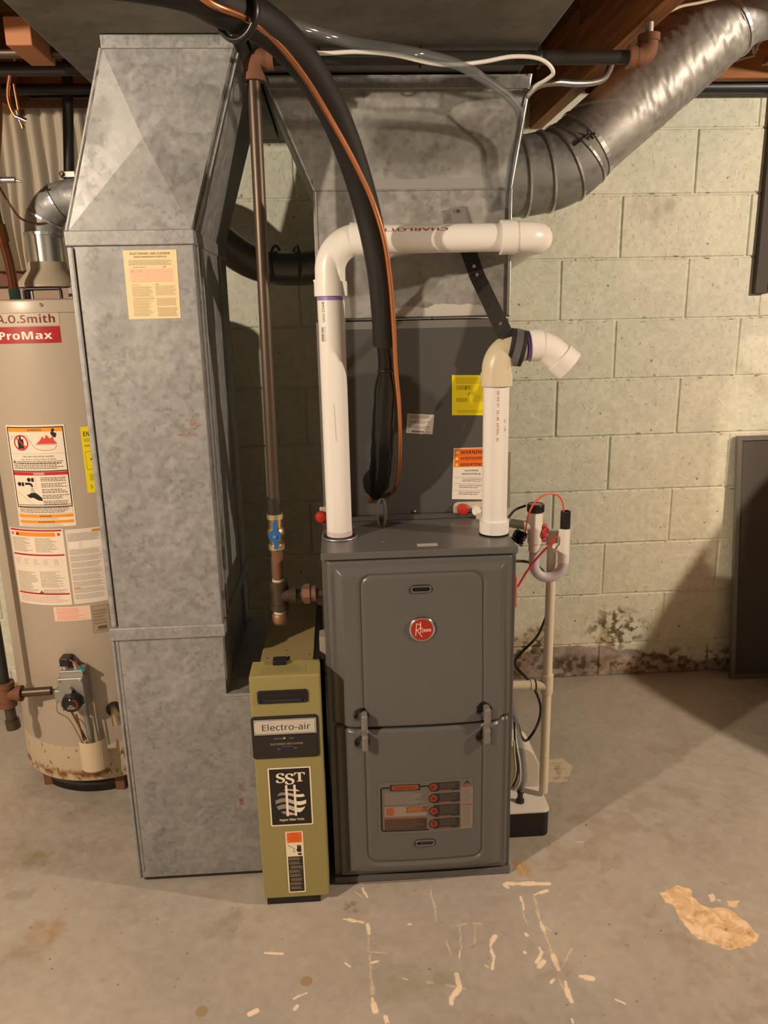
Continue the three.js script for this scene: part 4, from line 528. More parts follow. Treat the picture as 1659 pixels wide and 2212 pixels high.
  for (const t of [0.04, 0.58, 0.66, 0.93]) { const g = new THREE.CylinderGeometry(0.0045, 0.0045, 0.004, 6); g.rotateX(Math.PI / 2); const c0 = along(t); g.translate(c0.x, c0.y, c0.z + 0.001); obj('bolt', g, chrome, s); }
  for (const t of [0.5, 0.74, 0.84]) { const g = new THREE.CylinderGeometry(0.0035, 0.0035, 0.001, 12); g.rotateX(Math.PI / 2); const c0 = along(t); g.translate(c0.x, c0.y, c0.z); obj('hole', g, blackRubber, s); }
}
// ---------------------------------------------------------------- refrigerant lines
{
  const pts = [[395, -30, 1.46], [470, 6, 1.43], [560, 46, 1.36], [640, 116, 1.26], [705, 215, 1.17], [752, 320, 1.10], [792, 450, 1.04], [818, 580, 1.01], [827, 680, 0.985], [829, 745, 0.965]].map(([x, y, z]) => Z(x, y, z)); pts.unshift(pts[0].clone().add(V(-0.55, 0.004, 0.14)));
  const l = thing('insulated_line', 'black foam insulated refrigerant line curving down in front of the plenum', 'line set', pts.at(-1));
  obj('foam_sleeve', sweep(spline(pts, 110), (t) => 0.0305 - 0.0065 * clamp((t - 0.3) / 0.7), 28), blackFoam, l);
  obj('neck', sweep(spline([Z(829, 740, 0.966), Z(832, 770, 0.955), Z(833, 800, 0.945)], 10), 0.0165, 22), blackTape, l, 'narrow shiny taped neck');
  const w = [[833, 800, 0.945], [831, 850, 0.93], [828, 900, 0.912], [826, 950, 0.89], [823, 1000, 0.86], [818, 1040, 0.835], [812, 1068, 0.815]].map(([x, y, z]) => Z(x, y, z));
  obj('wrap', sweep(spline(w, 60), (t) => 0.0155 + 0.009 * sstep(0, 0.12, t) + 0.002 * sstep(0.2, 0.5, t) - 0.008 * sstep(0.85, 1, t) + 0.0007 * Math.sin(t * 46), 26), blackTape, l, 'shiny black taped wrap');
  obj('core_pipe', sweep(spline([Z(814, 1060, 0.82), Z(808, 1072, 0.80), Z(800, 1078, CZ - 0.002)], 10), 0.011, 16), copperOld, l);
  const tie = (p, r, n) => { const g = new THREE.TorusGeometry(r, 0.0025, 8, 28); g.rotateX(Math.PI / 2); g.translate(p.x, p.y, p.z); return g; };
  obj('zip_tie', [tie(Z(834, 800, 0.945), 0.0185), rod(Z(846, 799, 0.955), Z(860, 800, 0.957), 0.0016)], blackPlastic, l);
  obj('loose_wrap', [0, 1, 2, 3, 4, 5].map((k) => sweep(spline([Z(806 + k, 1010 + k * 3, 0.85), Z(788 + k * 3, 1030 + k * 2, 0.85), Z(792 + k * 3, 1062 + k, 0.83), Z(812 + k * 2, 1072, 0.815)], 16), 0.003, 8)), M(0.06, 0.06, 0.06, 0.4, 0.3), l, 'loose grey wires and wrap tails');
  const cp = [[385, -34, 1.50], [462, 10, 1.475], [520, 34, 1.43], [590, 84, 1.355], [655, 162, 1.27], [712, 254, 1.19], [766, 352, 1.125], [806, 440, 1.075], [830, 520, 1.05], [843, 610, 1.027], [851, 720, 0.998], [855, 800, 0.962], [862, 880, 0.935], [864, 960, 0.895], [860, 1030, 0.85], [852, 1058, 0.82], [842, 1068, CZ - 0.002]].map(([x, y, z]) => Z(x, y, z)); cp.unshift(cp[0].clone().add(V(-0.55, 0.004, 0.14)));
  single('copper_line', sweep(spline(cp, 120), 0.0056, 14), copper, 'thin bright copper line running beside the black insulated line', 'pipe');
  const hang = []; for (let k = 0; k < 3; k++) { const c = []; for (let i = 0; i <= 24; i++) { const a = i / 24 * Math.PI * 2; const p = Z(822 + 9 * Math.cos(a) + k * 2, 1110 + 34 * Math.sin(a), 0.83 + 0.006 * k); c.push(p); } hang.push(sweep(c, 0.0013, 6, false)); }
  single('wire_loop', [hang, rod(Z(818, 1070, 0.825), Z(820, 1080, 0.83), 0.002)], M(0.62, 0.60, 0.58, 0.25, 0.9), 'coil of thin steel wire hanging below the black wrap', 'wire');
  { const p = Z(512, 26, 1.405), q = Z(552, 44, 1.37), g = new THREE.TorusGeometry(0.037, 0.0045, 8, 36); g.scale(1, 1, 1.6); g.applyQuaternion(new THREE.Quaternion().setFromUnitVectors(V(0, 0, 1), q.sub(p).normalize())); g.translate(p.x, p.y, p.z); single('cable_tie', [g, rod(p.clone().add(V(0, 0.034, 0)), V(p.x, 1.923, p.z), 0.0045)], blackPlastic, 'black tie strapping the copper and insulated lines under the trunk', 'cable tie'); }
}
// ---------------------------------------------------------------- hoses and cables under the trunk
{
  const h = [[300, -25, 1.42], [420, -2, 1.385], [520, 18, 1.33], [660, 62, 1.25], [760, 92, 1.19], [880, 112, 1.16], [985, 138, 1.08], [1060, 180, 0.98], [1105, 215, 0.9], [1123, 248, 0.85], [1122, 285, 0.815], [1112, 320, 0.80], [1104, 360, 0.795], [1099, 405, 0.79], [1096, 450, 0.785]].map(([x, y, z]) => Z(x, y, z)); h.unshift(h[0].clone().add(V(-0.4, 0.002, 0.12)));
  single('clear_hose', [sweep(spline(h, 110), 0.0095, 18, false), sweep(spline(h, 110), 0.0072, 16, false)], clearTube, 'clear vinyl hose sweeping across below the trunk duct', 'hose');
  const c1 = [[655, 112, 0.99], [700, 115, 1.0], [770, 112, 1.01], [850, 118, 1.02], [930, 136, 1.03], [970, 140, 1.03], [1040, 134, 1.0], [1110, 122, 0.98], [1165, 127, 0.97], [1188, 142, 0.96], [1195, 158, 0.95], [1180, 172, 0.93], [1160, 184, 0.9], [1140, 205, 0.86]].map(([x, y, z]) => Z(x, y, z));
  single('white_cable', sweep(spline(c1, 90), 0.0042, 10), whitePlastic, 'white cable strapped along the black gas pipe', 'cable');
  const c2 = [[1136, 208, 0.86], [1160, 186, 0.86], [1200, 178, 0.85], [1240, 180, 0.83], [1280, 178, 0.80], [1305, 168, 0.77], [1318, 145, 0.74], [1320, 135, 0.72]].map(([x, y, z]) => Z(x, y, z)), cc = spline(c2, 420);
  single('armored_cable', sweep(cc, (t) => 0.0068 + 0.0012 * Math.sin(t * 330), 12), M(0.62, 0.62, 0.62, 0.3, 0.9), 'ribbed steel armored cable looping in front of the joist', 'cable');
  const c4 = [[1134, 200, 0.86], [1124, 250, 0.835], [1116, 300, 0.81], [1106, 360, 0.80], [1098, 420, 0.79]].map(([x, y, z]) => Z(x, y, z));
  single('thin_wire', sweep(spline(c4, 40), 0.0022, 8), M(0.05, 0.045, 0.07, 0.4), 'thin dark wire beside the clear hose end', 'wire');
  const c3 = [[470, 4, 1.39], [530, 24, 1.33], [590, 46, 1.26], [640, 84, 1.16], [660, 108, 1.02]].map(([x, y, z]) => Z(x, y, z));
  single('white_cable', sweep(spline(c3, 40), 0.004, 10), whitePlastic, 'short white cable tucked behind the copper line at the trunk', 'cable');
}
// ---------------------------------------------------------------- gas pipe to the furnace
{
  const z = 0.95, top = Z(545, 122, z), right = Z(1400, 112, z), x = top.x, y = top.y - 0.004;
  const g = thing('gas_pipe', 'black iron gas pipe along the trunk with drop leg to the furnace', 'pipe', V(x, 0.62, z));
  const r = 0.0135;
  const yT = Z(603, 1285, z).y, xT = Z(603, 1285, z).x, yV = Z(596, 1150, z).y, xv = Z(596, 1150, z).x;
  obj('cross_run', rod(V(x + 0.02, y, z), V(right.x - 0.01, y, z), r), ironBlack, g);
  const elbow = (c, dx, dy) => [sweep(filleted([V(c.x + dx * 0.038, c.y, c.z), c, V(c.x, c.y + dy * 0.038, c.z)], 0.02, 8), 0.0195, 20), ringTube(V(c.x + dx * 0.028, c.y, c.z), V(c.x + dx * 0.042, c.y, c.z), 0.0225, 0.012), ringTube(V(c.x, c.y + dy * 0.028, c.z), V(c.x, c.y + dy * 0.042, c.z), 0.0225, 0.012)];
  obj('elbow', elbow(V(x, y, z), 1, -1), rusty, g, 'rust red elbow'); obj('elbow', elbow(V(right.x, y, z), -1, 1), rusty, g, 'rust red elbow');
  obj('riser', rod(V(right.x, y + 0.03, z), V(right.x, ROOM.top - 0.001, z), 0.008), M(0.5, 0.48, 0.44, 0.5, 0.3), g, 'pale vertical riser');
  obj('drop', rod(V(x, y - 0.03, z), V(xv, yV + 0.04, z), r, r, 20), iron, g); obj('drop', rod(V(xv, yV - 0.03, z), V(xT, yT + 0.03, z), 0.0125), rusty, g);
  const valve = obj('valve', [rod(V(xv, yV - 0.036, z), V(xv, yV + 0.046, z), 0.0165, 0.0165, 8), (() => { const s = new THREE.SphereGeometry(0.021, 18, 12); s.translate(xv, yV, z); return s; })()], brass, g, 'brass ball valve');
  obj('valve_ring', [ringTube(V(xv, yV + 0.034, z), V(xv, yV + 0.046, z), 0.019, 0.01), ringTube(V(xv, yV - 0.04, z), V(xv, yV - 0.028, z), 0.019, 0.01)], M(0.62, 0.52, 0.33, 0.35, 0.8), valve);
  obj('valve_lever', [extrude(rrect(xv - 0.0045, xv + 0.0055, yV - 0.034, yV + 0.034, 0.004), 0.006, z + 0.02, 0.0015), (() => { const c = new THREE.CylinderGeometry(0.0145, 0.0145, 0.008, 20); c.rotateX(Math.PI / 2); c.translate(xv - 0.001, yV - 0.002, z + 0.023); return c; })()], blue, valve, 'blue lever'); obj('lever_nut', (() => { const c = new THREE.CylinderGeometry(0.0045, 0.0045, 0.005, 6); c.rotateX(Math.PI / 2); c.translate(xv - 0.001, yV - 0.002, z + 0.029); return c; })(), chrome, valve);
  obj('upper_nipple', rod(V(xv - 0.001, yV + 0.044, z), V(xv - 0.002, yV + 0.085, z), 0.0165, 0.015), ironBlack, g);
  const tee = obj('tee', [rod(V(xT, yT - 0.033, z), V(xT, yT + 0.033, z), 0.0195, 0.0195, 22), rod(V(xT, yT, z), V(xT + 0.038, yT, z), 0.019), ringTube(V(xT, yT + 0.022, z), V(xT, yT + 0.036, z), 0.0225, 0.012), ringTube(V(xT, yT - 0.036, z), V(xT, yT - 0.022, z), 0.0225, 0.012), ringTube(V(xT + 0.028, yT, z), V(xT + 0.041, yT, z), 0.0225, 0.012)], iron, g);
  obj('drip_leg', rod(V(xT, yT - 0.03, z), V(xT, yT - 0.05, z), 0.0125), iron, g); obj('drip_cap', [lathe([[0, -0.075], [0.015, -0.074], [0.019, -0.066], [0.0195, -0.048], [0.012, -0.046]], V(xT, yT, z), 22)], M(0.32, 0.19, 0.10, 0.5, 0.6), g, 'brown drip cap');
  obj('thread_tape', [ringTube(V(xT, yT + 0.034, z), V(xT, yT + 0.041, z), 0.0145, 0.01), ringTube(V(xT, yT - 0.046, z), V(xT, yT - 0.040, z), 0.0145, 0.01)], M(0.60, 0.55, 0.42, 0.7), g);
  obj('nipple', rod(V(xT + 0.035, yT, z), V(FX0 + 0.002, yT, z), 0.012), iron, g); obj('union', [rod(V(xT + 0.055, yT, z), V(xT + 0.088, yT, z), 0.021, 0.021, 8), ringTube(V(xT + 0.06, yT, z), V(xT + 0.074, yT, z), 0.0255, 0.012, 8)], M(0.30, 0.16, 0.12, 0.5, 0.5), g, 'reddish union');
  for (const [px, where] of [[690, 'beside the curved black insulated line'], [908, 'where the clear hose crosses'], [1164, 'next to the joist']].slice()) single('cable_tie', (() => { const p = Z(px, 124, z), t = new THREE.TorusGeometry(r + 0.006, 0.0022, 8, 24); t.rotateY(Math.PI / 2); t.translate(p.x, y, z); return t; })(), blackPlastic, `black zip tie round cable and gas pipe ${where}`, 'cable tie', 'zip ties along the gas pipe');
}
// ---------------------------------------------------------------- round branch duct with segmented elbow
{
  const z = 0.45, R = 0.1, d = thing('round_duct', 'round galvanised branch duct with segmented elbow rising to the joists', 'duct', Z(1170, 400, z));
  const P = [[1060, 395], [1105, 385], [1150, 378], [1200, 365], [1238, 342], [1262, 316]].map(([x, y]) => Z(x, y, z)), C = spline(P, 40);
  const gore = (a, b, r0, r1) => sweep(C.slice(a, b + 1), (t) => r0 + (r1 - r0) * t, 36, false);
  const gm = M(0.50, 0.51, 0.50, 1, 0.6, { map: rep(spangle.map, 1.2), roughnessMap: rep(spangle.rough, 1.2) });
  const cuts = [4, 12, 20, 28, 35, 40], rad = [0.100, 0.105, 0.105, 0.104, 0.100, 0.098];
  for (let k = 0; k < 5; k++) { const g = obj('elbow_gore', gore(cuts[k], cuts[k + 1], rad[k], rad[k + 1]), gm, d); const t = C[cuts[k]].clone().sub(C[Math.max(0, cuts[k] - 1)]).normalize(); if (k) obj('gore_seam', ringTube(C[cuts[k]].clone().addScaledVector(t, -0.003), C[cuts[k]].clone().addScaledVector(t, 0.003), rad[k] + 0.004, rad[k] - 0.004, 40), galvSmooth, g); }
  const a = C[38], b = Z(1565, 48, z), dir = b.clone().sub(a).normalize();
  const straight = []; for (let i = 0; i <= 90; i++) straight.push(a.clone().lerp(b, i / 90));
  const g = sweep(straight, 0.0975, 60, false), p = g.attributes.position, n = g.attributes.normal;   // hammered skin: small dents along the pipe
  for (let i = 0; i < p.count; i++) { const s = Math.floor(i / 61), k = i % 61 === 60 ? 0 : i % 61, dent = (hash(Math.floor(s / 2), Math.floor(k / 2), 71) - 0.5) * 0.0030 * sstep(14, 40, s); p.setXYZ(i, p.getX(i) + n.getX(i) * dent, p.getY(i) + n.getY(i) * dent, p.getZ(i) + n.getZ(i) * dent); }
  g.computeVertexNormals();
  obj('straight_run', g, M(0.66, 0.66, 0.65, 0.48, 0.55, { map: rep(spangle.map, 1.5) }), d);
  const e = Z(1640, 0, z), f = Z(1760, -30, z);
  obj('end_elbow', sweep(spline([b.clone().addScaledVector(dir, -0.01), b.clone().addScaledVector(dir, 0.05), e, f], 24), 0.0985, 36, false), galv, d); obj('end_seam', ringTube(b.clone().addScaledVector(dir, -0.004), b.clone().addScaledVector(dir, 0.004), 0.102, 0.095, 40), galvSmooth, d);
  obj('draw_band', ringTube(a.clone().addScaledVector(dir, 0.012), a.clone().addScaledVector(dir, 0.024), 0.101, 0.096, 40), galvSmooth, d);
  const kn = Z(1272, 292, z + 0.1); obj('tie_knot', [0, 1, 2, 3].map((k) => rod(kn, kn.clone().add(V(Math.cos(k * 1.7 + 0.3) * 0.016, Math.sin(k * 1.7 + 0.3) * 0.012, 0.006)), 0.0025)).concat([sweep(spline([Z(1232, 322, z + 0.09), Z(1250, 306, z + 0.105), kn], 12), 0.003, 8)]), blackPlastic, d, 'black tie with loose ends');
}

// ---------------------------------------------------------------- condensate drain at the furnace's right side
const DZ = 0.85;
{
  const x = -0.2395, z = DZ, yTop = Z(1193, 1160, z).y, yTee = Z(1186, 1478, z).y;
  const d = thing('drain_pipe', 'cream plastic drain pipe standing between the trap and the pump', 'pipe', V(x, 0.08, z));
  obj('stack', rod(V(x, 0.092, z), V(x, yTop, z), 0.0122, 0.0122, 24), cpvc, d);
  const t = obj('tee', [rod(V(x, yTee - 0.024, z), V(x, yTee + 0.030, z), 0.0158, 0.0158, 24), sweep(filleted([V(x - 0.045, yTee, z), V(x - 0.01, yTee, z), V(x, yTee - 0.012, z)], 0.015, 8), 0.0142, 20)], pvcAged, d); obj('tee_band', ringTube(V(x - 0.034, yTee, z), V(x - 0.031, yTee, z), 0.0156, 0.013), blackRubber, t);
  obj('side_branch', [rod(V(x - 0.03, yTee, z), V(FX1 + 0.001, yTee + 0.002, z), 0.0124), ringTube(V(FX1 + 0.001, yTee + 0.002, z), V(FX1 + 0.02, yTee + 0.002, z), 0.0158, 0.012)], pvcAged, d);
  obj('top_wye', [rod(V(x, yTop - 0.02, z), V(x, yTop + 0.018, z), 0.0152, 0.014, 20), sweep(spline([V(x, yTop - 0.008, z), V(x + 0.012, yTop + 0.006, z), V(x + 0.022, yTop + 0.004, z + 0.004)], 8), 0.0135, 18)], M(0.55, 0.53, 0.48, 0.35), d);
}
{
  const z = 0.88, T = (px, py) => Z(px, py, z), a = T(1157, 1100), xb = a.x, yC = T(1157, 1088).y, yB = T(1155, 1190).y, xr = T(1219, 1150).x;
  const t = thing('condensate_trap', 'white plastic condensate trap with milky u shaped tube and black caps', 'drain trap', V((xb + xr) / 2, T(1185, 1262).y, z));
  const yM = (yC + yB) / 2 + 0.006;
  const body = obj('tee_body', [rod(V(xb, T(1157, 1172).y, z), V(xb, yC - 0.018, z), 0.0178, 0.0185, 26), rod(V(xb - 0.001, yB, z), V(xb, T(1157, 1168).y, z), 0.0142, 0.0150, 24), rod(V(xb - 0.03, yM, z), V(xb, yM, z), 0.0125, 0.0132, 20)], whitePlastic, t);
  obj('cap', [lathe([[0, 0.0], [0.0195, 0], [0.0215, 0.003], [0.0215, 0.018], [0.0195, 0.021], [0.016, 0.021], [0.0155, 0.019], [0, 0.019]], V(xb, yC - 0.021, z), 30)], blackPlastic, t, 'black screw cap'); obj('cap_face', lathe([[0, 0], [0.0152, 0], [0.0152, 0.0012], [0, 0.0015]], V(xb, yC - 0.002, z), 24), M(0.45, 0.12, 0.09, 0.3), t, 'red cap face');
  obj('inlet', rod(V(xb - 0.024, yM, z), V(FX1 - 0.045, yM + 0.004, 0.80), 0.0115, 0.0115, 18), M(0.42, 0.46, 0.38, 0.25), t, 'grey green inlet stub');
  // red port with two lugs
  { const c = T(1172, 1148), prof = []; const g = lathe([[0, 0], [0.0125, 0], [0.0135, 0.003], [0.0135, 0.007], [0.010, 0.008], [0.0085, 0.004], [0, 0.004]], V(0, 0, 0), 24); g.rotateZ(-Math.PI / 2); g.rotateY(-0.75); g.translate(c.x + 0.002, c.y, z + 0.006); const lug = (dy) => { const s = lathe([[0, 0], [0.0065, 0], [0.0065, 0.005], [0, 0.006]], V(0, 0, 0), 14); s.rotateZ(-Math.PI / 2); s.rotateY(-0.75); s.translate(c.x + 0.001, c.y + dy, z + 0.006); return s; }; obj('side_port', [g, lug(0.016), lug(-0.019), bx(c.x - 0.002, c.x + 0.005, c.y - 0.02, c.y + 0.018, z, z + 0.011, 0.002)], M(0.42, 0.03, 0.035, 0.35), t, 'red side port with two lugs'); }
  const yE = T(1219, 1214).y, yA = T(1186, 1217).y, xm = (xb + xr) / 2, ra = (xr - xb) / 2, up = [V(xb, yB + 0.004, z)]; for (let k = 0; k <= 20; k++) { const a = Math.PI * (1 + k / 20); up.push(V(xm + ra * Math.cos(a), yA + ra * Math.sin(a), z)); } up.push(V(xr, yE + 0.02, z));
  obj('u_tube', [sweep(spline(up, 60), 0.0128, 24, false), sweep(spline(up, 60), 0.0102, 20, false)], milkyTube, t, 'milky translucent u tube');
  const yK = T(1219, 1141).y; obj('outlet_sleeve', [ringTube(V(xr, yE, z), V(xr, yK, z), 0.0142, 0.0112, 28), rod(V(xr - 0.022, yE + 0.035, z - 0.012), V(xr, yE + 0.040, z), 0.012)], whitePlastic, t); obj('vent_tube', ringTube(V(xr + 0.0015, yK - 0.02, z), V(xr + 0.0015, T(1219, 1104).y, z), 0.0124, 0.0098, 28), blackPlastic, t, 'black open vent tube');
  // cleaning brush hooked over the trap
  const b = thing('cleaning_brush', 'small black bristle brush on a red wire looped over the trap', 'brush', T(1122, 1180));
  const h0 = V(T(1130, 1148).x, T(1130, 1148).y, z + 0.02), stem = [h0, Z(1143, 1108, z + 0.03), Z(1158, 1082, z + 0.026), Z(1180, 1068, z + 0.016), Z(1203, 1069, z + 0.006), Z(1214, 1082, z), V(xr - 0.002, T(1217, 1104).y - 0.01, z)];
  obj('wire_handle', sweep(spline(stem, 40), 0.0021, 10), orangeRed, b, 'red wire handle');
  const br = [], c0 = Z(1128, 1148, z + 0.022), c1 = Z(1115, 1172, z + 0.026), ax = c1.clone().sub(c0).normalize(), u = V(0, 0, 1).cross(ax).normalize(), w = ax.clone().cross(u);
  for (let k = 0; k < 320; k++) { const s = (k % 40) / 39, an = rnd(0, 6.283), q = c0.clone().lerp(c1, s), e = q.clone().addScaledVector(u, Math.cos(an) * 0.019 * (0.75 + 0.25 * rnd())).addScaledVector(w, Math.sin(an) * 0.019 * (0.75 + 0.25 * rnd())).addScaledVector(ax, rnd(-0.003, 0.003)); br.push(sweep([q, e], 0.0006, 4, false)); }
  const bristles = obj('bristles', br, blackPlastic, b); bristles.userData.kind = 'stuff';
  // red strap and red bracket on the furnace side
  single('red_strap', [sweep(spline([Z(1118, 1268, 0.93), Z(1140, 1232, 0.915), Z(1165, 1200, 0.905), Z(1192, 1172, 0.898), Z(1202, 1158, 0.893)], 20), 0.0026, 8), rod(Z(1192, 1172, 0.898), Z(1199, 1162, 0.896), 0.005, 0.003)], redPlastic, 'thin red plastic strap slanting behind the milky tube', 'strap');
  const r = thing('red_bracket', 'red plastic tool clipped to the furnace side below the trap', 'bracket', V(FX1 + 0.008, 0.70, 0.95));
  obj('body', [extrude([[0.915, 0.700], [0.985, 0.700], [0.985, 0.775], [0.962, 0.797], [0.94, 0.797], [0.915, 0.775]], 0.013, 0, 0.002)].map((g) => { g.rotateY(-Math.PI / 2); g.translate(FX1 + 0.0175, 0, 0); return g; }), orangeRed, r); obj('back_rim', bx(FX1 + 0.0005, FX1 + 0.0045, 0.686, 0.79, 0.912, 0.988, 0.001), blackPlastic, r);
}
{
  const x0 = FX1 + 0.003, x1 = -0.2385, z0 = 0.63, z1 = 0.918, yL = Z(1150, 1752, z1).y;
  const p = thing('condensate_pump', 'black condensate pump with white lid on the floor beside the furnace', 'pump', V((x0 + x1) / 2, 0, (z0 + z1) / 2));
  const tank = extrude(rrect(x0, x1, 0, 1, 0.02), 1, 0); const s = new THREE.Shape(rrect(x0, x1, -z1, -z0, 0.018).map(([a, b]) => new THREE.Vector2(a, b)));
  const slab = (y0, y1, grow, bev) => { const sh = new THREE.Shape(rrect(x0 - grow, x1 + grow, -z1 - grow, -z0 + grow, 0.018).map(([a, b]) => new THREE.Vector2(a, b))), g = new THREE.ExtrudeGeometry(sh, { depth: y1 - y0 - 2 * bev, bevelEnabled: true, bevelSize: bev, bevelThickness: bev, bevelOffset: -bev, bevelSegments: 2 }); g.rotateX(-Math.PI / 2); g.translate(0, y0 + bev, 0); return g; };
  obj('tank', slab(0.0005, yL - 0.006, 0, 0.003), M(0.012, 0.013, 0.010, 0.55), p); obj('lid', slab(yL - 0.007, yL, 0.0015, 0.002), whitePlastic, p, 'white lid');
  { const zc = 0.81, m = (px, py) => { const p = Z(px, py, zc); return [p.x, p.y]; }; obj('motor_cover', extrude([[x0 + 0.004, yL - 0.0005], [m(1163, 1735)[0], yL - 0.0005], m(1166, 1652), m(1154, 1627), m(1140, 1618), [x0 + 0.004, m(1118, 1616)[1]]], 0.11, 0.70, 0.004), M(0.70, 0.66, 0.56, 0.4), p, 'white motor cover'); }
  obj('outlet_nipple', [lathe([[0, 0], [0.0115, 0], [0.0115, 0.008], [0.008, 0.012], [0.0075, 0.026], [0.0095, 0.03], [0.006, 0.038], [0, 0.038]], V(-0.3105, yL, 0.875), 18)], M(0.02, 0.022, 0.03, 0.35), p, 'black barbed outlet');
  for (let k = 0; k < 2; k++) obj('vent_slot', bx(-0.331 + k * 0.027, -0.326 + k * 0.027, yL + 0.045, yL + 0.085, 0.8085, 0.8115, 0.0005), blackPlastic, p);
  const hose = [V(-0.3105, yL + 0.03, 0.875), Z(1133, 1680, 0.875), Z(1127, 1620, 0.88), Z(1118, 1580, 0.885), Z(1112, 1552, 0.89), V(FX1 + 0.009, 0.52, 0.88), V(FX1 + 0.009, 0.62, 0.86)];
  single('pump_hose', [sweep(spline(hose, 40), 0.0075, 16, false), sweep(spline(hose, 40), 0.0055, 14, false)], clearTube, 'clear outlet tube rising from the pump along the furnace edge', 'hose');
  const cord = [[1112, 1212, 0.9], [1135, 1213, 0.86], [1160, 1222, 0.82], [1180, 1244, 0.80], [1190, 1290, 0.79], [1180, 1330, 0.80], [1160, 1375, 0.81], [1128, 1408, 0.82], [1113, 1428, 0.82], [1118, 1444, 0.82], [1142, 1470, 0.80], [1160, 1500, 0.80], [1168, 1530, 0.80], [1163, 1560, 0.81], [1148, 1588, 0.83], [1136, 1600, 0.84], [1126, 1590, 0.85], [1119, 1565, 0.86], [1110, 1548, 0.865]].map(([a, b, c]) => Z(a, b, c));
  single('power_cord', [sweep(spline(cord, 130), 0.0036, 10), rod(V(FX1 + 0.001, Z(1112, 1212, 0.9).y, 0.9), V(FX1 + 0.012, Z(1112, 1212, 0.9).y, 0.9), 0.006)], blackRubber, 'black power cord looping behind the drain pipe', 'cord');
  single('power_cord', sweep(spline([Z(1098, 1118, 0.84), Z(1112, 1102, 0.84), Z(1136, 1092, 0.85)], 16), 0.0032, 10), blackRubber, 'short black cord curving to the trap cap', 'cord');
  const w = (a, m, l) => single('pump_wire', sweep(spline(a.map(([q, r, c]) => Z(q, r, c)), 40), 0.0026, 8), m, l, 'wire');
  w([[1112, 1570, 0.90], [1116, 1610, 0.90], [1123, 1650, 0.90], [1122, 1690, 0.895], [1110, 1708, 0.89]], whitePlastic, 'white wire bowing out from the furnace edge above the pump');
  w([[1111, 1560, 0.905], [1113, 1610, 0.905], [1118, 1650, 0.905], [1116, 1680, 0.90], [1108, 1698, 0.895]], blackRubber, 'black wire bowing out from the furnace edge above the pump');
  w([[1110, 1600, 0.91], [1112, 1640, 0.91], [1114, 1665, 0.91], [1107, 1690, 0.905]], M(0.55, 0.60, 0.25, 0.5), 'yellow green wire at the furnace edge above the pump');
}
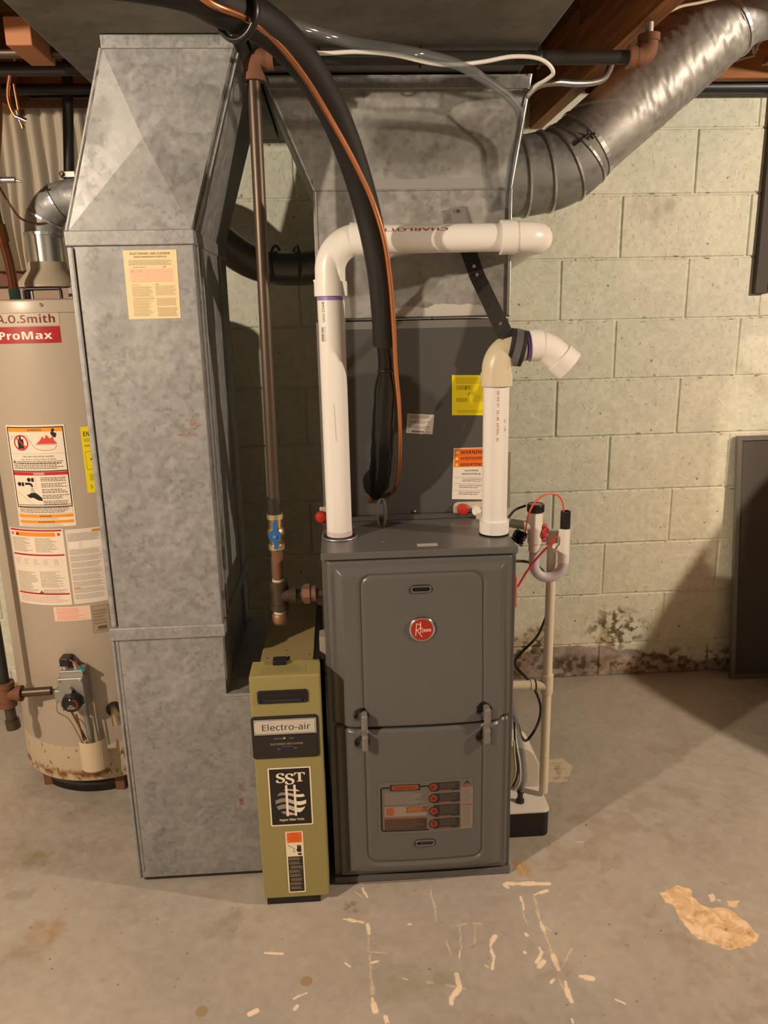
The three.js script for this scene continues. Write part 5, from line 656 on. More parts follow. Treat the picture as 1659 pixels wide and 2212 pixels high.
// ---------------------------------------------------------------- water heater
const WX = -1.556, WZ = 0.369, WR = 0.257, WTOP = 1.448;
function onTank(px, py, R = WR) { const d = ray(px, py), ox = EYE.x - WX, oz = EYE.z - WZ, A = d.x * d.x + d.z * d.z, B = ox * d.x + oz * d.z, C = ox * ox + oz * oz - R * R, t = (-B - Math.sqrt(Math.max(0, B * B - A * C))) / A, p = EYE.clone().addScaledVector(d, t); return { p, a: Math.atan2(p.x - WX, p.z - WZ), y: p.y }; }
{
  const w = thing('water_heater', 'beige cylindrical gas water heater with warning labels and rusty foot', 'water heater', V(WX, 0, WZ));
  const skin = M(0.46, 0.40, 0.32, 0.34);
  const rust = dataTex(1024, 256, (u, v) => { const e = 0.42 + 0.10 * (fbm(u * 40, 1.5, 40, 401, 4) - 0.5), band = Math.exp(-(((v - e) / 0.05) ** 2)) * sstep(0.36, 0.6, fbm(u * 30, v * 8, 30, 405, 4)), foot = sstep(0.16, 0.02, v + 0.1 * (fbm(u * 50, v * 6, 50, 411, 4) - 0.5)), sp = sstep(0.70, 0.78, fbm(u * 60, v * 16, 60, 421, 4)); const r = clamp(0.9 * band + 0.6 * foot + 0.8 * sp); return [0.74 - 0.30 * r, 0.685 - 0.43 * r, 0.585 - 0.48 * r]; });
  obj('jacket', lathe([[0, 0.09], [WR, 0.09], [WR, WTOP - 0.03], [WR - 0.002, WTOP - 0.028]], V(WX, 0, WZ), 96), skin, w);
  obj('top_cap', lathe([[WR + 0.0035, WTOP - 0.034], [WR + 0.0035, WTOP - 0.006], [WR - 0.002, WTOP], [0, WTOP + 0.004]], V(WX, 0, WZ), 96), skin, w);
  obj('foot_band', lathe([[WR - 0.01, 0.06], [WR + 0.002, 0.058], [WR + 0.003, 0.062], [WR + 0.003, 0.098], [WR + 0.0015, 0.102], [WR + 0.0015, 0.17], [WR - 0.001, 0.172]], V(WX, 0, WZ), 96), M(1, 1, 1, 0.55, 0, { map: rep(rust, 2, 1) }), w, 'cream foot band streaked with rust');
  obj('base_pan', lathe([[0, 0.001], [WR - 0.03, 0.001], [WR - 0.022, 0.062], [0, 0.062]], V(WX, 0, WZ), 64), M(0.05, 0.04, 0.032, 0.8), w, 'dark rusty base ring');
  for (const a of [-0.75, 0.35]) obj('foot', bx(WX + Math.sin(a) * 0.225 - 0.014, WX + Math.sin(a) * 0.225 + 0.014, 0.0005, 0.06, WZ + Math.cos(a) * 0.225 - 0.012, WZ + Math.cos(a) * 0.225 + 0.014, 0.002), rusty, w);
  { const s = onTank(88, 659, WR + 0.0035), g = new THREE.SphereGeometry(0.005, 10, 8); g.translate(s.p.x, s.p.y, s.p.z); obj('screw', g, chrome, w); }
  const patch = (name, x0, y0, x1, y1, tw, th, draw, label, ytop) => { const m = (y0 + y1) / 2, yc = (x0 + x1) / 2, a0 = onTank(x0, m).a, a1 = onTank(x1, m).a, Y1 = onTank(yc, y0).y, Y0 = onTank(yc, y1).y; return obj(name, cylPatch(WX, WZ, WR, a0, a1, Y0, Y1), new THREE.MeshStandardMaterial({ map: canvasTex(tw, th, draw), roughness: 0.4 }), w, label); };
  const paper = '#efe3d0', ink = '#5a5048';
  patch('maker_name', -20, 674, 128, 704, 560, 120, (g, W, h) => { g.fillStyle = '#c2b5a1'; g.fillRect(0, 0, W, h); txt(g, 'A.O.Smith', 300, 62, 96, '#6a2026', { w: 470 }); }, 'dark red maker name');
  patch('model_plate', -22, 706, 131, 742, 560, 140, (g, W, h) => { g.fillStyle = '#b5262a'; g.fillRect(0, 0, W, h); g.strokeStyle = '#8a1a1e'; g.lineWidth = 5; for (let k = 0; k < 6; k++) { g.beginPath(); g.ellipse(300, 72, 150 + k * 26, 34 + k * 13, 0, 0, 7); g.stroke(); } txt(g, 'ProMax', 292, 74, 92, '#f4ece2', { w: 420 }); }, 'red plate with white lettering');
  patch('hazard_label', 28, 918, 152, 1138, 520, 900, (g, W, h) => {
    g.fillStyle = paper; g.fillRect(0, 0, W, h); g.strokeStyle = '#1c1814'; g.lineWidth = 9; g.strokeRect(14, 20, W - 28, 700); g.fillStyle = '#f29a22'; g.fillRect(18, 24, W - 36, 34); txt(g, '⚠ WARNING', W / 2, 42, 26, '#5a3208'); g.strokeStyle = '#cc2c28'; g.lineWidth = 13; g.fillStyle = '#2a241f'; g.fillRect(104, 120, 56, 84); g.fillRect(120, 92, 20, 34); g.beginPath(); g.arc(134, 152, 62, 0, 7); g.moveTo(92, 108); g.lineTo(178, 196); g.stroke(); txt(g, 'SPil', 50, 110, 44, '#86bcd6', { style: 'italic', rot: -0.3 });
    g.strokeStyle = '#4a423b'; g.lineWidth = 3; g.beginPath(); g.moveTo(150, 90); g.lineTo(190, 92); g.bezierCurveTo(220, 120, 220, 160, 260, 196); g.bezierCurveTo(290, 230, 440, 224, 430, 196); g.bezierCurveTo(460, 170, 420, 166, 400, 170); g.lineTo(262, 170); g.stroke(); blob(g, [[270, 164], [310, 130], [330, 96], [345, 122], [365, 84], [390, 118], [420, 100], [425, 134], [450, 164]], '#d8433c'); blob(g, [[400, 70], [418, 48], [432, 66], [452, 74], [440, 112], [420, 104], [408, 90]], '#221c18'); g.fillStyle = '#221c18'; g.beginPath(); g.arc(424, 44, 13, 0, 7); g.fill(); g.fillStyle = '#8a8078'; g.fillRect(20, 246, W - 40, 2); txt(g, 'FIRE AND EXPLOSION HAZARD', 270, 272, 19, ink); txt(g, 'Can result in serious injury or death.', 270, 296, 18, ink); tri(g, 44, 316, 26, '#221c18', '#fff'); print(g, 66, 312, 420, 14, 13, ink, 0.05); print(g, 34, 332, 450, 56, 14, ink, 0.15); g.fillStyle = '#1c1814'; g.fillRect(14, 396, W - 28, 9); g.fillStyle = '#c8262c'; g.fillRect(18, 408, W - 36, 30); txt(g, '⚠ DANGER', W / 2 - 10, 424, 24, '#f7e6dc'); const bk = '#201a16'; g.fillStyle = bk; for (const [x, y] of [[160, 476], [62, 516]]) { g.beginPath(); g.arc(x, y, 18, 0, 7); g.fill(); g.fillRect(x + 22, y - 16, 24, 34); } g.lineWidth = 20; g.strokeStyle = bk; g.beginPath(); g.moveTo(118, 512); g.lineTo(156, 512); g.quadraticCurveTo(184, 512, 182, 540); g.stroke(); g.lineWidth = 3; g.strokeStyle = '#8a8078'; for (let k = 0; k < 5; k++) { g.beginPath(); g.moveTo(172 + k * 5, 548); g.lineTo(166 + k * 8, 590); g.stroke(); } blob(g, [[140, 610], [160, 596], [200, 590], [222, 602], [262, 640], [262, 666], [226, 660], [180, 636], [150, 640], [130, 626], [122, 606]], bk); g.strokeStyle = '#a89e90'; g.beginPath(); g.moveTo(30, 580); g.lineTo(180, 700); g.moveTo(220, 450); g.lineTo(220, 560); g.stroke(); for (let k = 0; k < 5; k++) print(g, 268, 456 + k * 52, 220, 36, 14, ink, 0.25); g.fillStyle = '#1c1814'; g.fillRect(14, 700, W - 28, 5); print(g, 32, 712 - 0, 1, 1, 9, ink); print(g, 30, 726, 460, 52, 13, ink, 0.15); g.strokeRect(14, 700, W - 28, 84); g.fillStyle = '#f29a22'; g.fillRect(14, 790, W - 28, 26); g.fillRect(14, 842, W - 28, 26); txt(g, '⚠ WARNING', W / 2, 804, 22, '#5a3208'); txt(g, '⚠ ADVERTENCIA', W / 2, 856, 22, '#5a3208'); print(g, 24, 820, 460, 18, 9, '#a89c8c'); print(g, 24, 872, 460, 22, 9, '#a89c8c'); }, 'black bordered hazard label with pictures');
  patch('gas_label', 34, 1143, 146, 1306, 460, 760, (g, W, h) => { g.fillStyle = paper; g.fillRect(0, 0, W, h); const rd = '#b8242a'; g.fillStyle = rd; [8, 250, 640].forEach((y) => g.fillRect(10, y, W - 20, 16)); g.fillStyle = '#f0952a'; g.fillRect(60, 34, 340, 40); tri(g, 80, 54, 30, '#4a2a08'); g.fillStyle = '#d84a44'; g.fillRect(20, 40, 20, 28); g.fillRect(414, 40, 22, 28); for (const [x, y, ww, hh] of [[20, 90, 190, 140], [232, 90, 200, 140], [20, 430, 200, 200], [238, 420, 200, 160]]) print(g, x, y, ww, hh, 11, '#9a8f84', 0.4); for (let k = 0; k < 5; k++) { g.strokeStyle = '#aaa095'; g.strokeRect(24 + k * 84, 290, 66, 84); print(g, 30 + k * 84, 300, 50, 60, 9, '#b8aea2', 0.5); } tri(g, 232, 628, 30, '#33241c', '#fff'); print(g, 250, 600, 190, 34, 11, '#9a8f84'); print(g, 24, 666, 420, 70, 11, '#c9a398', 0.3); }, 'white instruction label with red bands');
  patch('rating_sheet', 150, 1140, 232, 1302, 360, 720, (g, W, h) => { g.fillStyle = '#e4dacd'; g.fillRect(0, 0, W, h); g.fillStyle = '#c98a2c'; g.fillRect(250, 16, 100, 20); print(g, 16, 40, 330, 70, 11, '#8d857e', 0.2); g.fillStyle = '#f0e8dc'; g.fillRect(20, 120, 90, 60); g.fillRect(150, 120, 190, 60); for (let k = 0; k < 8; k++) print(g, 18, 196 + k * 62, 310, 50, 10, '#9a928a', 0.2); g.fillStyle = '#c98a2c'; g.fillRect(18, 560, 60, 14); }, 'pale rating sheet partly behind the duct');
  patch('notice_label', 117, 1310, 197, 1341, 300, 140, (g, W, h) => { g.fillStyle = '#eecfbc'; g.fillRect(0, 0, W, h); print(g, 26, 14, 240, 114, 12, '#e0907c', 0.3); }, 'small pink notice');
  patch('data_plate', 198, 1306, 238, 1366, 180, 300, (g, W, h) => { g.fillStyle = '#a3957f'; g.fillRect(0, 0, W, h); g.strokeStyle = '#6a6052'; g.lineWidth = 3; g.strokeRect(4, 4, W - 8, h - 8); for (let k = 0; k < 5; k++) print(g, 20, 50 + k * 34, 140, 20, 11, '#5c5346', 0.3); g.fillStyle = '#5c5346'; g.fillRect(52, 226, 90, 34); g.fillRect(30, 270, 120, 6); }, 'grey data plate');
  patch('energy_label', 181, 920, 216, 1064, 170, 560, (g, W, h) => { g.fillStyle = '#f0de1e'; g.fillRect(0, 0, W, h); txt(g, 'ENERGY', 20, 62, 54, '#231f10', { align: 'left' }); print(g, 24, 100, 140, 22, 10, '#8c8210'); txt(g, 'Cost', 24, 160, 26, '#4c460c', { align: 'left' }); g.strokeStyle = '#5c560c'; g.lineWidth = 3; g.strokeRect(24, 210, 200, 150); g.fillStyle = '#2c280c'; g.fillRect(70, 268, 60, 14); print(g, 40, 400, 120, 60, 12, '#8c8210'); txt(g, '$', 50, 510, 44, '#8c8210'); }, 'yellow energy label partly behind the duct');
  // gas control valve
  const zV = onTank(150, 1500).p.z; const v0 = Z(122, 1467, 0.685), v1 = Z(187, 1534, 0.685);
  const gv = obj('gas_valve', [bx(v0.x, v1.x, v1.y, v0.y, 0.612, 0.685, 0.004, 2), bx(v0.x - 0.018, v0.x + 0.004, v1.y + 0.02, v1.y + 0.058, 0.62, 0.672, 0.004), bx(v0.x + 0.004, v1.x - 0.002, v0.y - 0.004, v0.y + 0.016, 0.62, 0.67, 0.003), rod(V(v0.x + 0.033, v1.y + 0.068, 0.685), V(v0.x + 0.033, v1.y + 0.068, 0.698), 0.0095)], M(0.36, 0.345, 0.32, 0.42, 0.5), w, 'grey cast gas control valve');
  for (const [x, y] of [[v0.x + 0.006, v0.y - 0.006], [v1.x - 0.006, v0.y - 0.006], [v0.x + 0.006, v1.y + 0.006], [v1.x - 0.004, v1.y + 0.02]]) { const s = new THREE.SphereGeometry(0.004, 10, 6); s.translate(x, y, 0.686); obj('screw', s, chrome, gv); }
  { const c = Z(155, 1517, 0.70), g = lathe([[0, 0], [0.027, 0], [0.0285, 0.006], [0.0265, 0.022], [0.024, 0.025], [0, 0.025]], V(0, 0, 0), 30); g.rotateX(Math.PI / 2 + 0.12); g.translate(c.x, c.y, 0.685); const k = obj('dial', g, blackPlastic, gv, 'black temperature dial'); const f = new THREE.CircleGeometry(0.0235, 28); f.rotateX(0.12); f.translate(c.x, c.y - 0.003, 0.7112); obj('dial_face', f, new THREE.MeshStandardMaterial({ roughness: 0.3, map: canvasTex(200, 200, (q) => { q.fillStyle = '#141212'; q.fillRect(0, 0, 200, 200); q.strokeStyle = '#b8342c'; q.lineWidth = 16; q.setLineDash([12, 9]); q.beginPath(); q.arc(100, 100, 76, -1.1, 0.9); q.stroke(); q.setLineDash([]); txt(q, 'HOT', 98, 112, 22, '#d8d4cc'); txt(q, 'CAUTION', 98, 134, 20, '#d8d4cc'); txt(q, 'SCALDING', 98, 154, 18, '#d8d4cc'); q.fillStyle = '#e8e4dc'; q.fillRect(92, 16, 14, 26); }) }), k); }
  obj('igniter', [bx(v0.x + 0.006, v0.x + 0.033, v0.y + 0.028, v0.y + 0.052, 0.63, 0.668, 0.003)], blackPlastic, gv, 'black igniter button box'); obj('igniter_stand', [rod(V(v0.x + 0.014, v0.y + 0.01, 0.648), V(v0.x + 0.014, v0.y + 0.034, 0.648), 0.009), rod(V(v0.x + 0.045, v0.y + 0.01, 0.648), V(v0.x + 0.04, v0.y + 0.034, 0.648), 0.006)], galvSmooth, gv);
  obj('igniter_lead', [sweep(spline([V(v0.x + 0.03, v0.y + 0.048, 0.66), V(v0.x + 0.05, v0.y + 0.04, 0.67), V(v1.x - 0.004, v0.y + 0.02, 0.67), V(v1.x + 0.004, v0.y - 0.005, 0.655)], 14), 0.0022, 8)], M(0.3, 0.06, 0.04, 0.4), gv); obj('lead_boot', rod(V(v1.x - 0.012, v0.y + 0.027, 0.67), V(v1.x + 0.002, v0.y + 0.015, 0.668), 0.005), M(0.03, 0.28, 0.30, 0.4), gv, 'teal lead boot');
  // burner tubes and cover
  const bt = Z(178, 1598, 0.66); obj('burner_tube', rod(V(v1.x - 0.016, v1.y + 0.004, 0.655), V(v1.x - 0.008, 0.20, 0.655), 0.0085), M(0.33, 0.33, 0.31, 0.4, 0.7), w); obj('pilot_tube', [sweep(spline([V(v0.x + 0.01, v1.y + 0.006, 0.66), V(v0.x + 0.02, v1.y - 0.02, 0.66), V(v1.x - 0.025, 0.21, 0.65)], 14), 0.0026, 8), sweep(spline([V(v0.x + 0.035, v1.y - 0.02, 0.67), V(v1.x - 0.03, 0.21, 0.655)], 4), 0.0026, 8)], copperOld, w, 'thin copper pilot tubes'); obj('sensor_wire', [sweep(spline([V(v0.x - 0.012, v1.y + 0.03, 0.67), V(v0.x - 0.014, v1.y - 0.006, 0.675), V(v0.x + 0.01, v1.y - 0.03, 0.67), V(v1.x - 0.034, 0.20, 0.655)], 20), 0.0018, 6)], M(0.5, 0.36, 0.2, 0.4, 0.6), w); obj('pilot_rod', rod(V(v1.x + 0.008, v1.y + 0.004, 0.645), V(v1.x + 0.012, 0.195, 0.645), 0.002), chrome, w);
  { const a0 = onTank(166, 1640, WR + 0.05).a, a1 = onTank(234, 1640, WR + 0.05).a, y0 = Z(195, 1668, 0.67).y, y1 = Z(200, 1602, 0.67).y, outer = [], n = 12; for (let i = 0; i <= n; i++) { const t = i / n, a = a0 + (a1 - a0) * t, R = WR + 0.004 + 0.052 * Math.pow(Math.sin(Math.PI * clamp(0.02 + t * 0.96)), 0.35); outer.push([WX + Math.sin(a) * R, WZ + Math.cos(a) * R]); } const f = []; for (let i = 0; i < n; i++) { const [p, q] = outer[i], [r, s] = outer[i + 1]; f.push([V(p, y0, q), V(r, y0, s), V(r, y1, s), V(p, y1, q)]); } obj('burner_cover', quads(f), M(0.62, 0.52, 0.36, 0.45), w, 'cream burner access cover with rust at the bottom'); obj('cover_rust', outer.slice(1, -2).map(([p, q], i) => rod(V(p, y0 + 0.002, q), V(outer[i + 2][0], y0 + 0.002, outer[i + 2][1]), 0.003, 0.003, 6)), rusty, w, 'rusted lower rim'); }
  { const c = onTank(246, 1530), n = V(Math.sin(c.a), 0, Math.cos(c.a)); const dv = obj('drain_valve', [rod(c.p, c.p.clone().addScaledVector(n, 0.045), 0.011), rod(c.p.clone().addScaledVector(n, 0.035), c.p.clone().addScaledVector(n, 0.04).add(V(0.004, -0.032, 0)), 0.012, 0.0145)], M(0.56, 0.46, 0.30, 0.28, 0.9), w, 'brass drain valve'); obj('escutcheon', rod(c.p.clone().addScaledVector(n, -0.002), c.p.clone().addScaledVector(n, 0.004), 0.022), blackRubber, dv); }
  // draft hood on top
  const hx = Z(104, 590, 0.30).x, hz = 0.30;
  obj('draft_hood', lathe([[0.086, WTOP + 0.040], [0.084, WTOP + 0.055], [0.055, WTOP + 0.088], [0.052, WTOP + 0.11]], V(hx, 0, hz), 40), M(0.46, 0.40, 0.30, 0.5), w, 'cream conical draft hood'); obj('hood_leg', [0, 1, 2, 3].map((k) => { const a = k * Math.PI / 2 + 0.5; return bx(hx + Math.cos(a) * 0.08 - 0.006, hx + Math.cos(a) * 0.08 + 0.006, WTOP - 0.002, WTOP + 0.05, hz + Math.sin(a) * 0.08 - 0.004, hz + Math.sin(a) * 0.08 + 0.004, 0.001); }), steelDark, w);
  obj('hood_bracket', [sweep(filleted([V(hx - 0.03, WTOP, hz + 0.12), V(hx - 0.03, WTOP + 0.032, hz + 0.12), V(hx + 0.07, WTOP + 0.032, hz + 0.12), V(hx + 0.07, WTOP, hz + 0.12)], 0.008, 5), 0.0045, 8)], blackPlastic, w, 'black wire bracket');
  // vent pipe
  const vp = thing('vent_pipe', 'galvanised vent pipe rising from the water heater and turning behind the duct', 'pipe', V(hx, WTOP + 0.1, hz));
  const yk = Z(100, 505, hz).y, ye = Z(130, 462, hz).y, R = 0.05, back = Z(620, 570, 0.24);
  obj('collar', [rod(V(hx, WTOP + 0.10, hz), V(hx, yk, hz), R, R, 30)], M(0.62, 0.62, 0.58, 0.3, 0.9), vp); obj('collar_bead', ringTube(V(hx, yk - 0.006, hz), V(hx, yk + 0.002, hz), R + 0.004, R - 0.004, 32), galvSmooth, vp);
  const el = spline([V(hx, yk - 0.004, hz), V(hx + 0.01, yk + 0.04, hz), V(hx + 0.05, ye + 0.03, hz), V(hx + 0.12, ye + 0.045, hz), V(hx + 0.17, ye + 0.046, hz)], 24);
  for (let k = 0; k < 4; k++) { const g = obj('elbow_gore', sweep(el.slice(k * 6, k * 6 + 7), R + 0.001, 28, false), galv, vp); if (k) { const t = el[k * 6 + 1].clone().sub(el[k * 6]).normalize(); obj('gore_seam', ringTube(el[k * 6].clone().addScaledVector(t, -0.003), el[k * 6].clone().addScaledVector(t, 0.003), R + 0.005, R - 0.003, 32), galvSmooth, g); } }
  obj('run', sweep(spline([el.at(-1), V(-1.25, ye + 0.03, hz - 0.02), V(-1.0, back.y, 0.24), V(-0.70, back.y - 0.005, 0.24), V(-0.36, back.y - 0.005, 0.24)], 40), R, 28), M(0.22, 0.21, 0.20, 0.4, 0.7), vp, 'dark metal run behind the ducts');
  obj('hanger_strap', [-0.945, -0.885].map((q, k) => { const s = new THREE.TorusGeometry(R + 0.003, 0.005, 8, 30); s.rotateY(Math.PI / 2 + (k ? 0.25 : -0.25)); s.translate(q, back.y, 0.24); return s; }), steelDark, vp);
}
// ---------------------------------------------------------------- gas supply and water pipes at the left
{
  const z = 0.648, y = Z(60, 1497, z).y, xr = Z(122, 1492, z).x - 0.014, xl = Z(14, 1500, z).x;
  const g = thing('heater_gas_pipe', 'brown iron gas pipe with tee feeding the water heater valve', 'pipe', V(xl, 0.27, z));
  obj('feed', rod(V(xl, y, z), V(xr, y + 0.004, z), 0.0125), iron, g); obj('tee', [rod(V(xl, y - 0.035, z), V(xl, y + 0.035, z), 0.021), rod(V(xl, y, z), V(xl + 0.04, y, z), 0.0195), ringTube(V(xl, y + 0.022, z), V(xl, y + 0.037, z), 0.0245, 0.012), ringTube(V(xl + 0.03, y, z), V(xl + 0.044, y, z), 0.023, 0.012), ringTube(V(xl, y - 0.037, z), V(xl, y - 0.022, z), 0.0245, 0.012)], rusty, g, 'rusty tee');
  obj('drip_leg', [rod(V(xl + 0.002, y - 0.03, z), V(xl + 0.004, y - 0.085, z), 0.0145), rod(V(xl + 0.004, y - 0.08, z), V(xl + 0.006, y - 0.108, z), 0.0195)], iron, g); obj('riser', rod(V(xl, y + 0.03, z), V(xl - 0.005, 2.0, z), 0.0135), ironBlack, g);
}
{
  const z = 0.43, a = Z(33, 640, z), c = thing('copper_pipe', 'tall copper water pipe with green stained joint on the water heater', 'pipe', V(a.x, WTOP, z)), t = Z(-6, 225, z);
  obj('pipe', sweep(spline([V(a.x, WTOP, z), V(a.x - 0.004, WTOP + 0.1, z), V(a.x - 0.022, WTOP + 0.26, z), V(t.x, t.y, z), V(t.x - 0.002, ROOM.top - 0.001, z)], 40), 0.0125, 18), copperOld, c); obj('joint', rod(V(a.x, WTOP + 0.001, z), V(a.x - 0.001, WTOP + 0.032, z), 0.0148), M(0.10, 0.30, 0.24, 0.6, 0.3), c, 'green stained joint'); obj('coupling', rod(V(a.x - 0.010, WTOP + 0.155, z), V(a.x - 0.016, WTOP + 0.20, z), 0.0148), copperOld, c);
  const k = Z(14, 390, z); obj('ground_clamp', [rod(k.clone().add(V(-0.02, 0, 0.008)), k.clone().add(V(0.026, 0, 0.008)), 0.008, 0.008, 8), rod(k.clone().add(V(0.02, 0, 0.008)), k.clone().add(V(0.04, -0.004, 0.008)), 0.003)], M(0.5, 0.5, 0.5, 0.35, 0.9), c, 'grey ground clamp');
  single('ground_wire', sweep(spline([[-5, 398, z], [20, 440, z], [45, 472, z - 0.03], [80, 483, z - 0.07], [110, 480, z - 0.09]].map(([x, y, q]) => Z(x, y, q)), 30), 0.003, 8), copperOld, 'bare copper ground wire drooping from the clamp to the vent elbow', 'wire');
  single('copper_tube', [sweep(spline([[62, 62, 0.5], [46, 92, 0.5], [30, 130, 0.5], [20, 170, 0.5], [18, 215, 0.5], [34, 252, 0.5], [55, 262, 0.5]].map(([x, y, q]) => Z(x, y, q)), 40), 0.0048, 10), sweep(spline([[30, 182, 0.49], [36, 215, 0.49], [44, 262, 0.49]].map(([x, y, q]) => Z(x, y, q)), 12), 0.0045, 10)], copper, 'thin bent copper tube with loose loop in front of the curtain', 'tube');
  const nd = thing('needle_valve', 'small steel saddle valve hanging on the thin copper tube', 'valve', Z(48, 275, 0.5)); obj('body', [rod(Z(38, 240, 0.5), Z(46, 266, 0.5), 0.009), rod(Z(36, 252, 0.505), Z(58, 262, 0.505), 0.006)], chrome, nd); obj('stem', rod(Z(44, 262, 0.5), Z(50, 278, 0.5), 0.005), brass, nd);
  const dk = thing('soil_pipe', 'dark iron pipe standing beside the curtain above the vent elbow', 'pipe', Z(150, 420, 0.2)); const d0 = Z(150, 430, 0.2), d1 = Z(158, 150, 0.2);
  obj('pipe', rod(V(d0.x, d0.y, 0.2), V(d1.x, ROOM.top - 0.001, 0.2), 0.015), ironBlack, dk); const cl = Z(151, 379, 0.2); obj('clamp', [bx(cl.x - 0.022, cl.x + 0.022, cl.y - 0.009, cl.y + 0.009, 0.19, 0.222, 0.002), rod(V(cl.x - 0.016, cl.y, 0.222), V(cl.x - 0.016, cl.y, 0.232), 0.005)], M(0.34, 0.33, 0.31, 0.45, 0.8), dk, 'steel clamp');
  for (const [py, zz, r, m, l] of [[118, 0.62, 0.012, iron, 'slim brown iron pipe crossing under the joists at the left'], [152, 0.5, 0.0165, ironBlack, 'thick black iron pipe crossing under the joists at the left'], [196, 0.3, 0.014, ironBlack, 'black iron pipe crossing just above the curtain']]) { const p = Z(100, py, zz); single('cross_pipe', rod(V(-3.3, p.y, zz), V(-1.335, p.y + 0.004, zz), r), m, l, 'pipe'); }
  single('wood_block', (() => { const p = Z(42, 78, 0.75); return bx(p.x - 0.032, p.x + 0.026, p.y - 0.018, p.y + 0.04, 0.60, 0.75, 0.003); })(), M(0.50, 0.21, 0.10, 0.7), 'orange brown wood block wedged beside the trunk at the left', 'wood block');
}
// curtain on its rail
{
  const c = thing('curtain', 'cream gathered curtain hanging over the basement window', 'curtain', V(-1.95, 1.56, 0.075));
  const x0 = -2.56, x1 = -1.41, y0 = Z(60, 585, 0.08).y, y1 = 2.03, nx = 320, ny = 24, pos = [], idx = [];
  for (let j = 0; j <= ny; j++) for (let i = 0; i <= nx; i++) { const u = i / nx, v = j / ny, x = x0 + (x1 - x0) * u + 0.010 * Math.sin(v * 5 + u * 40) * (1 - v), ph = u * 176 + 1.6 * fbm(u * 9, 0.5 + v * 0.7, 997, 501, 2) * 6; pos.push(x, y0 + (y1 - y0) * v, 0.075 + (0.034 - 0.012 * v) * (Math.abs(Math.sin(ph / 2)) * 1.5 - 0.8) + 0.010 * Math.sin(ph * 0.37 + 2)); }
  for (let j = 0; j < ny; j++) for (let i = 0; i < nx; i++) { const a = j * (nx + 1) + i, b = a + nx + 1; idx.push(a, a + 1, b, b, a + 1, b + 1); }
  const g = new THREE.BufferGeometry(); g.setAttribute('position', new THREE.Float32BufferAttribute(pos, 3)); g.setIndex(idx); g.computeVertexNormals();
  const m = new THREE.MeshPhysicalMaterial({ transmission: 0.3, roughness: 0.95, thickness: 0, side: THREE.DoubleSide }); m.color.setRGB(0.62, 0.54, 0.40); obj('cloth', uvw(g), m, c);
  const ry = Z(80, 230, 0.1).y; obj('rail', bx(x0 - 0.05, x1 - 0.04, ry - 0.012, ry + 0.012, 0.122, 0.130, 0.002), M(0.16, 0.075, 0.045, 0.6), c, 'reddish brown rail'); obj('rail_bracket', [bx(x1 - 0.06, x1 - 0.048, ry - 0.02, ry + 0.02, 0.0, 0.11, 0.001), bx(x0 - 0.03, x0 - 0.018, ry - 0.02, ry + 0.02, 0.0, 0.11, 0.001)], steelDark, c);
}
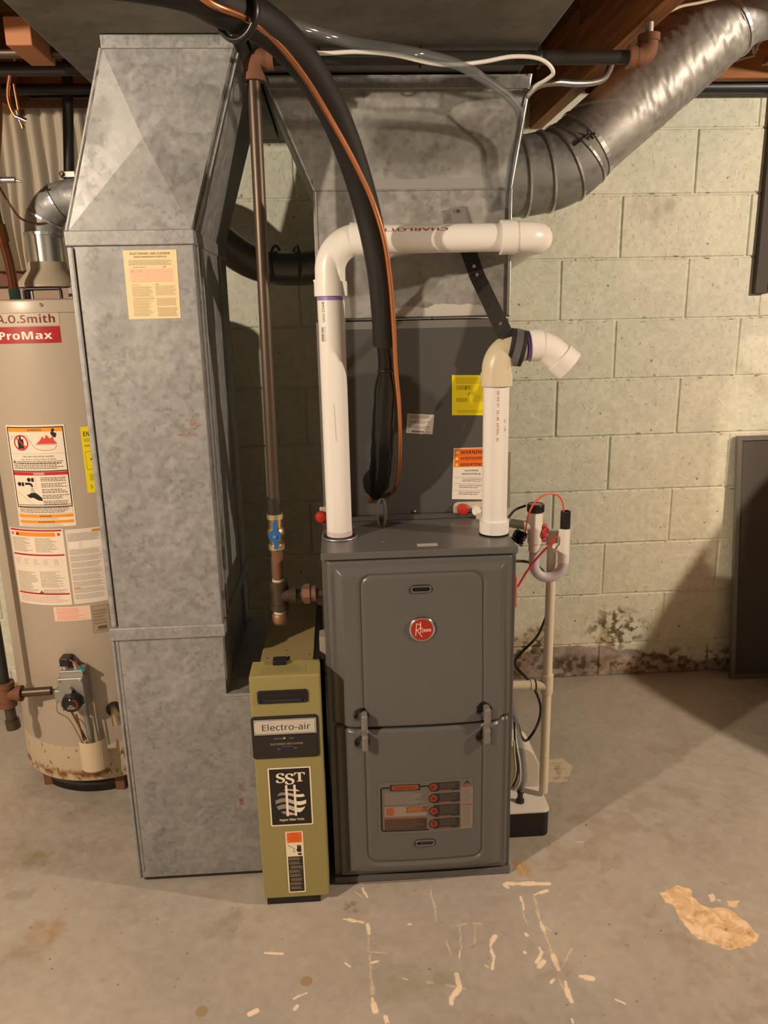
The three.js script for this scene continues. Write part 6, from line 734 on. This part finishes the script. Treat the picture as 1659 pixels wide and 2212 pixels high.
// ---------------------------------------------------------------- right side
{
  const s = thing('screen_panel', 'large dark screen panel in a thin grey frame leaning on the wall', 'screen', V(1.1, 0, 0.05));
  const tl = V(0.664, 0.936, 0.012), bl = V(0.700, 0.001, 0.062), tr = V(1.22, 0.936, 0.012), br = V(1.256, 0.001, 0.062), n = V(0, 0.05, 1).normalize(), th = n.clone().multiplyScalar(0.018);
  const beam = (a, b, w) => { const d = b.clone().sub(a).normalize(), q = d.clone().cross(n).normalize().multiplyScalar(w / 2), c = [a.clone().add(q), a.clone().sub(q), b.clone().sub(q), b.clone().add(q)], e = c.map((p) => p.clone().add(th)); return quads([[e[0], e[1], e[2], e[3]], [c[3], c[2], c[1], c[0]], [c[0], c[1], e[1], e[0]], [c[1], c[2], e[2], e[1]], [c[2], c[3], e[3], e[2]], [c[3], c[0], e[0], e[3]]]); };
  const fm = M(0.24, 0.225, 0.20, 0.4, 0.6);
  obj('frame_rail', beam(tl.clone().add(V(0, -0.008, 0)), tr.clone().add(V(0, -0.008, 0)), 0.016), fm, s); obj('frame_rail', beam(bl.clone().add(V(0, 0.009, 0)), br.clone().add(V(0, 0.009, 0)), 0.016), fm, s); obj('frame_stile', beam(tl.clone().add(V(0.008, 0, 0)), bl.clone().add(V(0.008, 0, 0)), 0.016), fm, s); obj('frame_stile', beam(tr.clone().add(V(-0.008, 0, 0)), br.clone().add(V(-0.008, 0, 0)), 0.016), fm, s);
  const k = th.clone().multiplyScalar(0.55), C = [tl, tr, br, bl].map((p) => p.clone().add(k)); obj('mesh', quads([[C[3], C[2], C[1], C[0]]]), M(0.085, 0.078, 0.068, 0.7), s, 'dark mesh sheet');
  const z = 0.14; const ring = (cx, cy, rx, ry, t) => { const p = []; for (let i = 0; i <= 30; i++) { const a = i / 30 * Math.PI * 2; p.push(Z(cx + Math.cos(a) * rx + Math.sin(a) * t, cy + Math.sin(a) * ry, z + 0.012 * Math.sin(a * 2))); } return sweep(p, 0.0036, 8, false); };
  const cc = M(0.62, 0.55, 0.44, 0.5);
  const coil = thing('cable_coil', 'loose coil of cream cable hanging near the joists', 'cable', Z(1650, 145, z)); obj('loops', [ring(1655, 108, 26, 32, 6), ring(1652, 112, 20, 28, -5), ring(1660, 104, 24, 36, 2), ring(1650, 116, 22, 24, 8)], cc, coil); obj('tail', [sweep(spline([[1520, 148, z], [1560, 140, z], [1600, 128, z], [1630, 120, z]].map(([a, b, q]) => Z(a, b, q)), 20), 0.0036, 8), sweep(spline([[1560, 90, z], [1610, 82, z], [1660, 76, z]].map(([a, b, q]) => Z(a, b, q)), 12), 0.0036, 8)], cc, coil);
  single('thin_cable', sweep(spline([[1440, 28, 0.6], [1470, 14, 0.6], [1510, 6, 0.6], [1560, -6, 0.6]].map(([a, b, q]) => Z(a, b, q)), 16), 0.0036, 8), cc, 'thin cream cable passing over the round duct', 'cable');
  for (const [py, zz, r, m, l] of [[168, 0.10, 0.008, M(0.48, 0.45, 0.38, 0.5), 'pale thin conduit along the top of the block wall'], [188, 0.06, 0.02, M(0.03, 0.035, 0.045, 0.4, 0.3), 'dark thick pipe along the top of the block wall'], [135, 0.12, 0.010, M(0.20, 0.09, 0.07, 0.7), 'thin rusty pipe above the block wall']]) { const p = Z(1560, py, zz); single('wall_pipe', rod(V(0.16, p.y, zz), V(2.6, p.y, zz), r), m, l, 'pipe'); }
}
// ---------------------------------------------------------------- outside the frame: an added sphere shaped to cast the shadow on the right, and the two lamps
{
  const c = V(1.654, 0, 0.80), t = thing('shadow_caster', 'added sphere on stub legs that casts the curved shadow, out of view at the right', 'tank', c), R = 0.73, prof = [];
  for (let k = 0; k <= 40; k++) { const a = -Math.PI / 2 + k / 40 * Math.PI; prof.push([R * Math.cos(a), 0.76 + R * Math.sin(a)]); }
  obj('shell', lathe(prof, c, 72), M(0.12, 0.11, 0.10, 0.5), t); for (const [dx, dz] of [[0.3, 0.3], [0.3, -0.3], [-0.3, 0.3], [-0.3, -0.3]]) obj('leg', rod(V(c.x + dx, 0.001, c.z + dz), V(c.x + dx, 0.18, c.z + dz), 0.03), steelDark, t);
  obj('added_pipe', rod(V(c.x, 1.48, c.z), V(c.x, ROOM.top - 0.001, c.z), 0.025), ironBlack, t);  // legs and pipe only dress the added shadow sphere
}
LAMPS.forEach(({ at, power }, i) => {
  const l = thing('ceiling_lamp', ['bare warm bulb hanging from the joists on the water heater side', 'bare warm bulb hanging from the joists beside the added shadow sphere'][i], 'lamp', at);
  obj('cord', rod(V(at.x, at.y + 0.10, at.z), V(at.x, ROOM.top - 0.001, at.z), 0.004), blackRubber, l); obj('socket', rod(V(at.x, at.y + 0.035, at.z), V(at.x, at.y + 0.10, at.z), 0.02), whitePlastic, l);
  const g = new THREE.SphereGeometry(0.032, 24, 16); g.translate(at.x, at.y, at.z); const m = new THREE.MeshStandardMaterial({ roughness: 0.4 }); m.color.setRGB(0.9, 0.85, 0.75); m.emissive.copy(LAMP_COLOR); m.emissiveIntensity = 25; obj('bulb', g, m, l);
  const p = new THREE.PointLight(LAMP_COLOR, power, 0, 2); p.castShadow = true; p.shadow.radius = 1.5; p.shadow.mapSize.set(2048, 2048); l.add(p);
});
renderer.render(scene, camera);
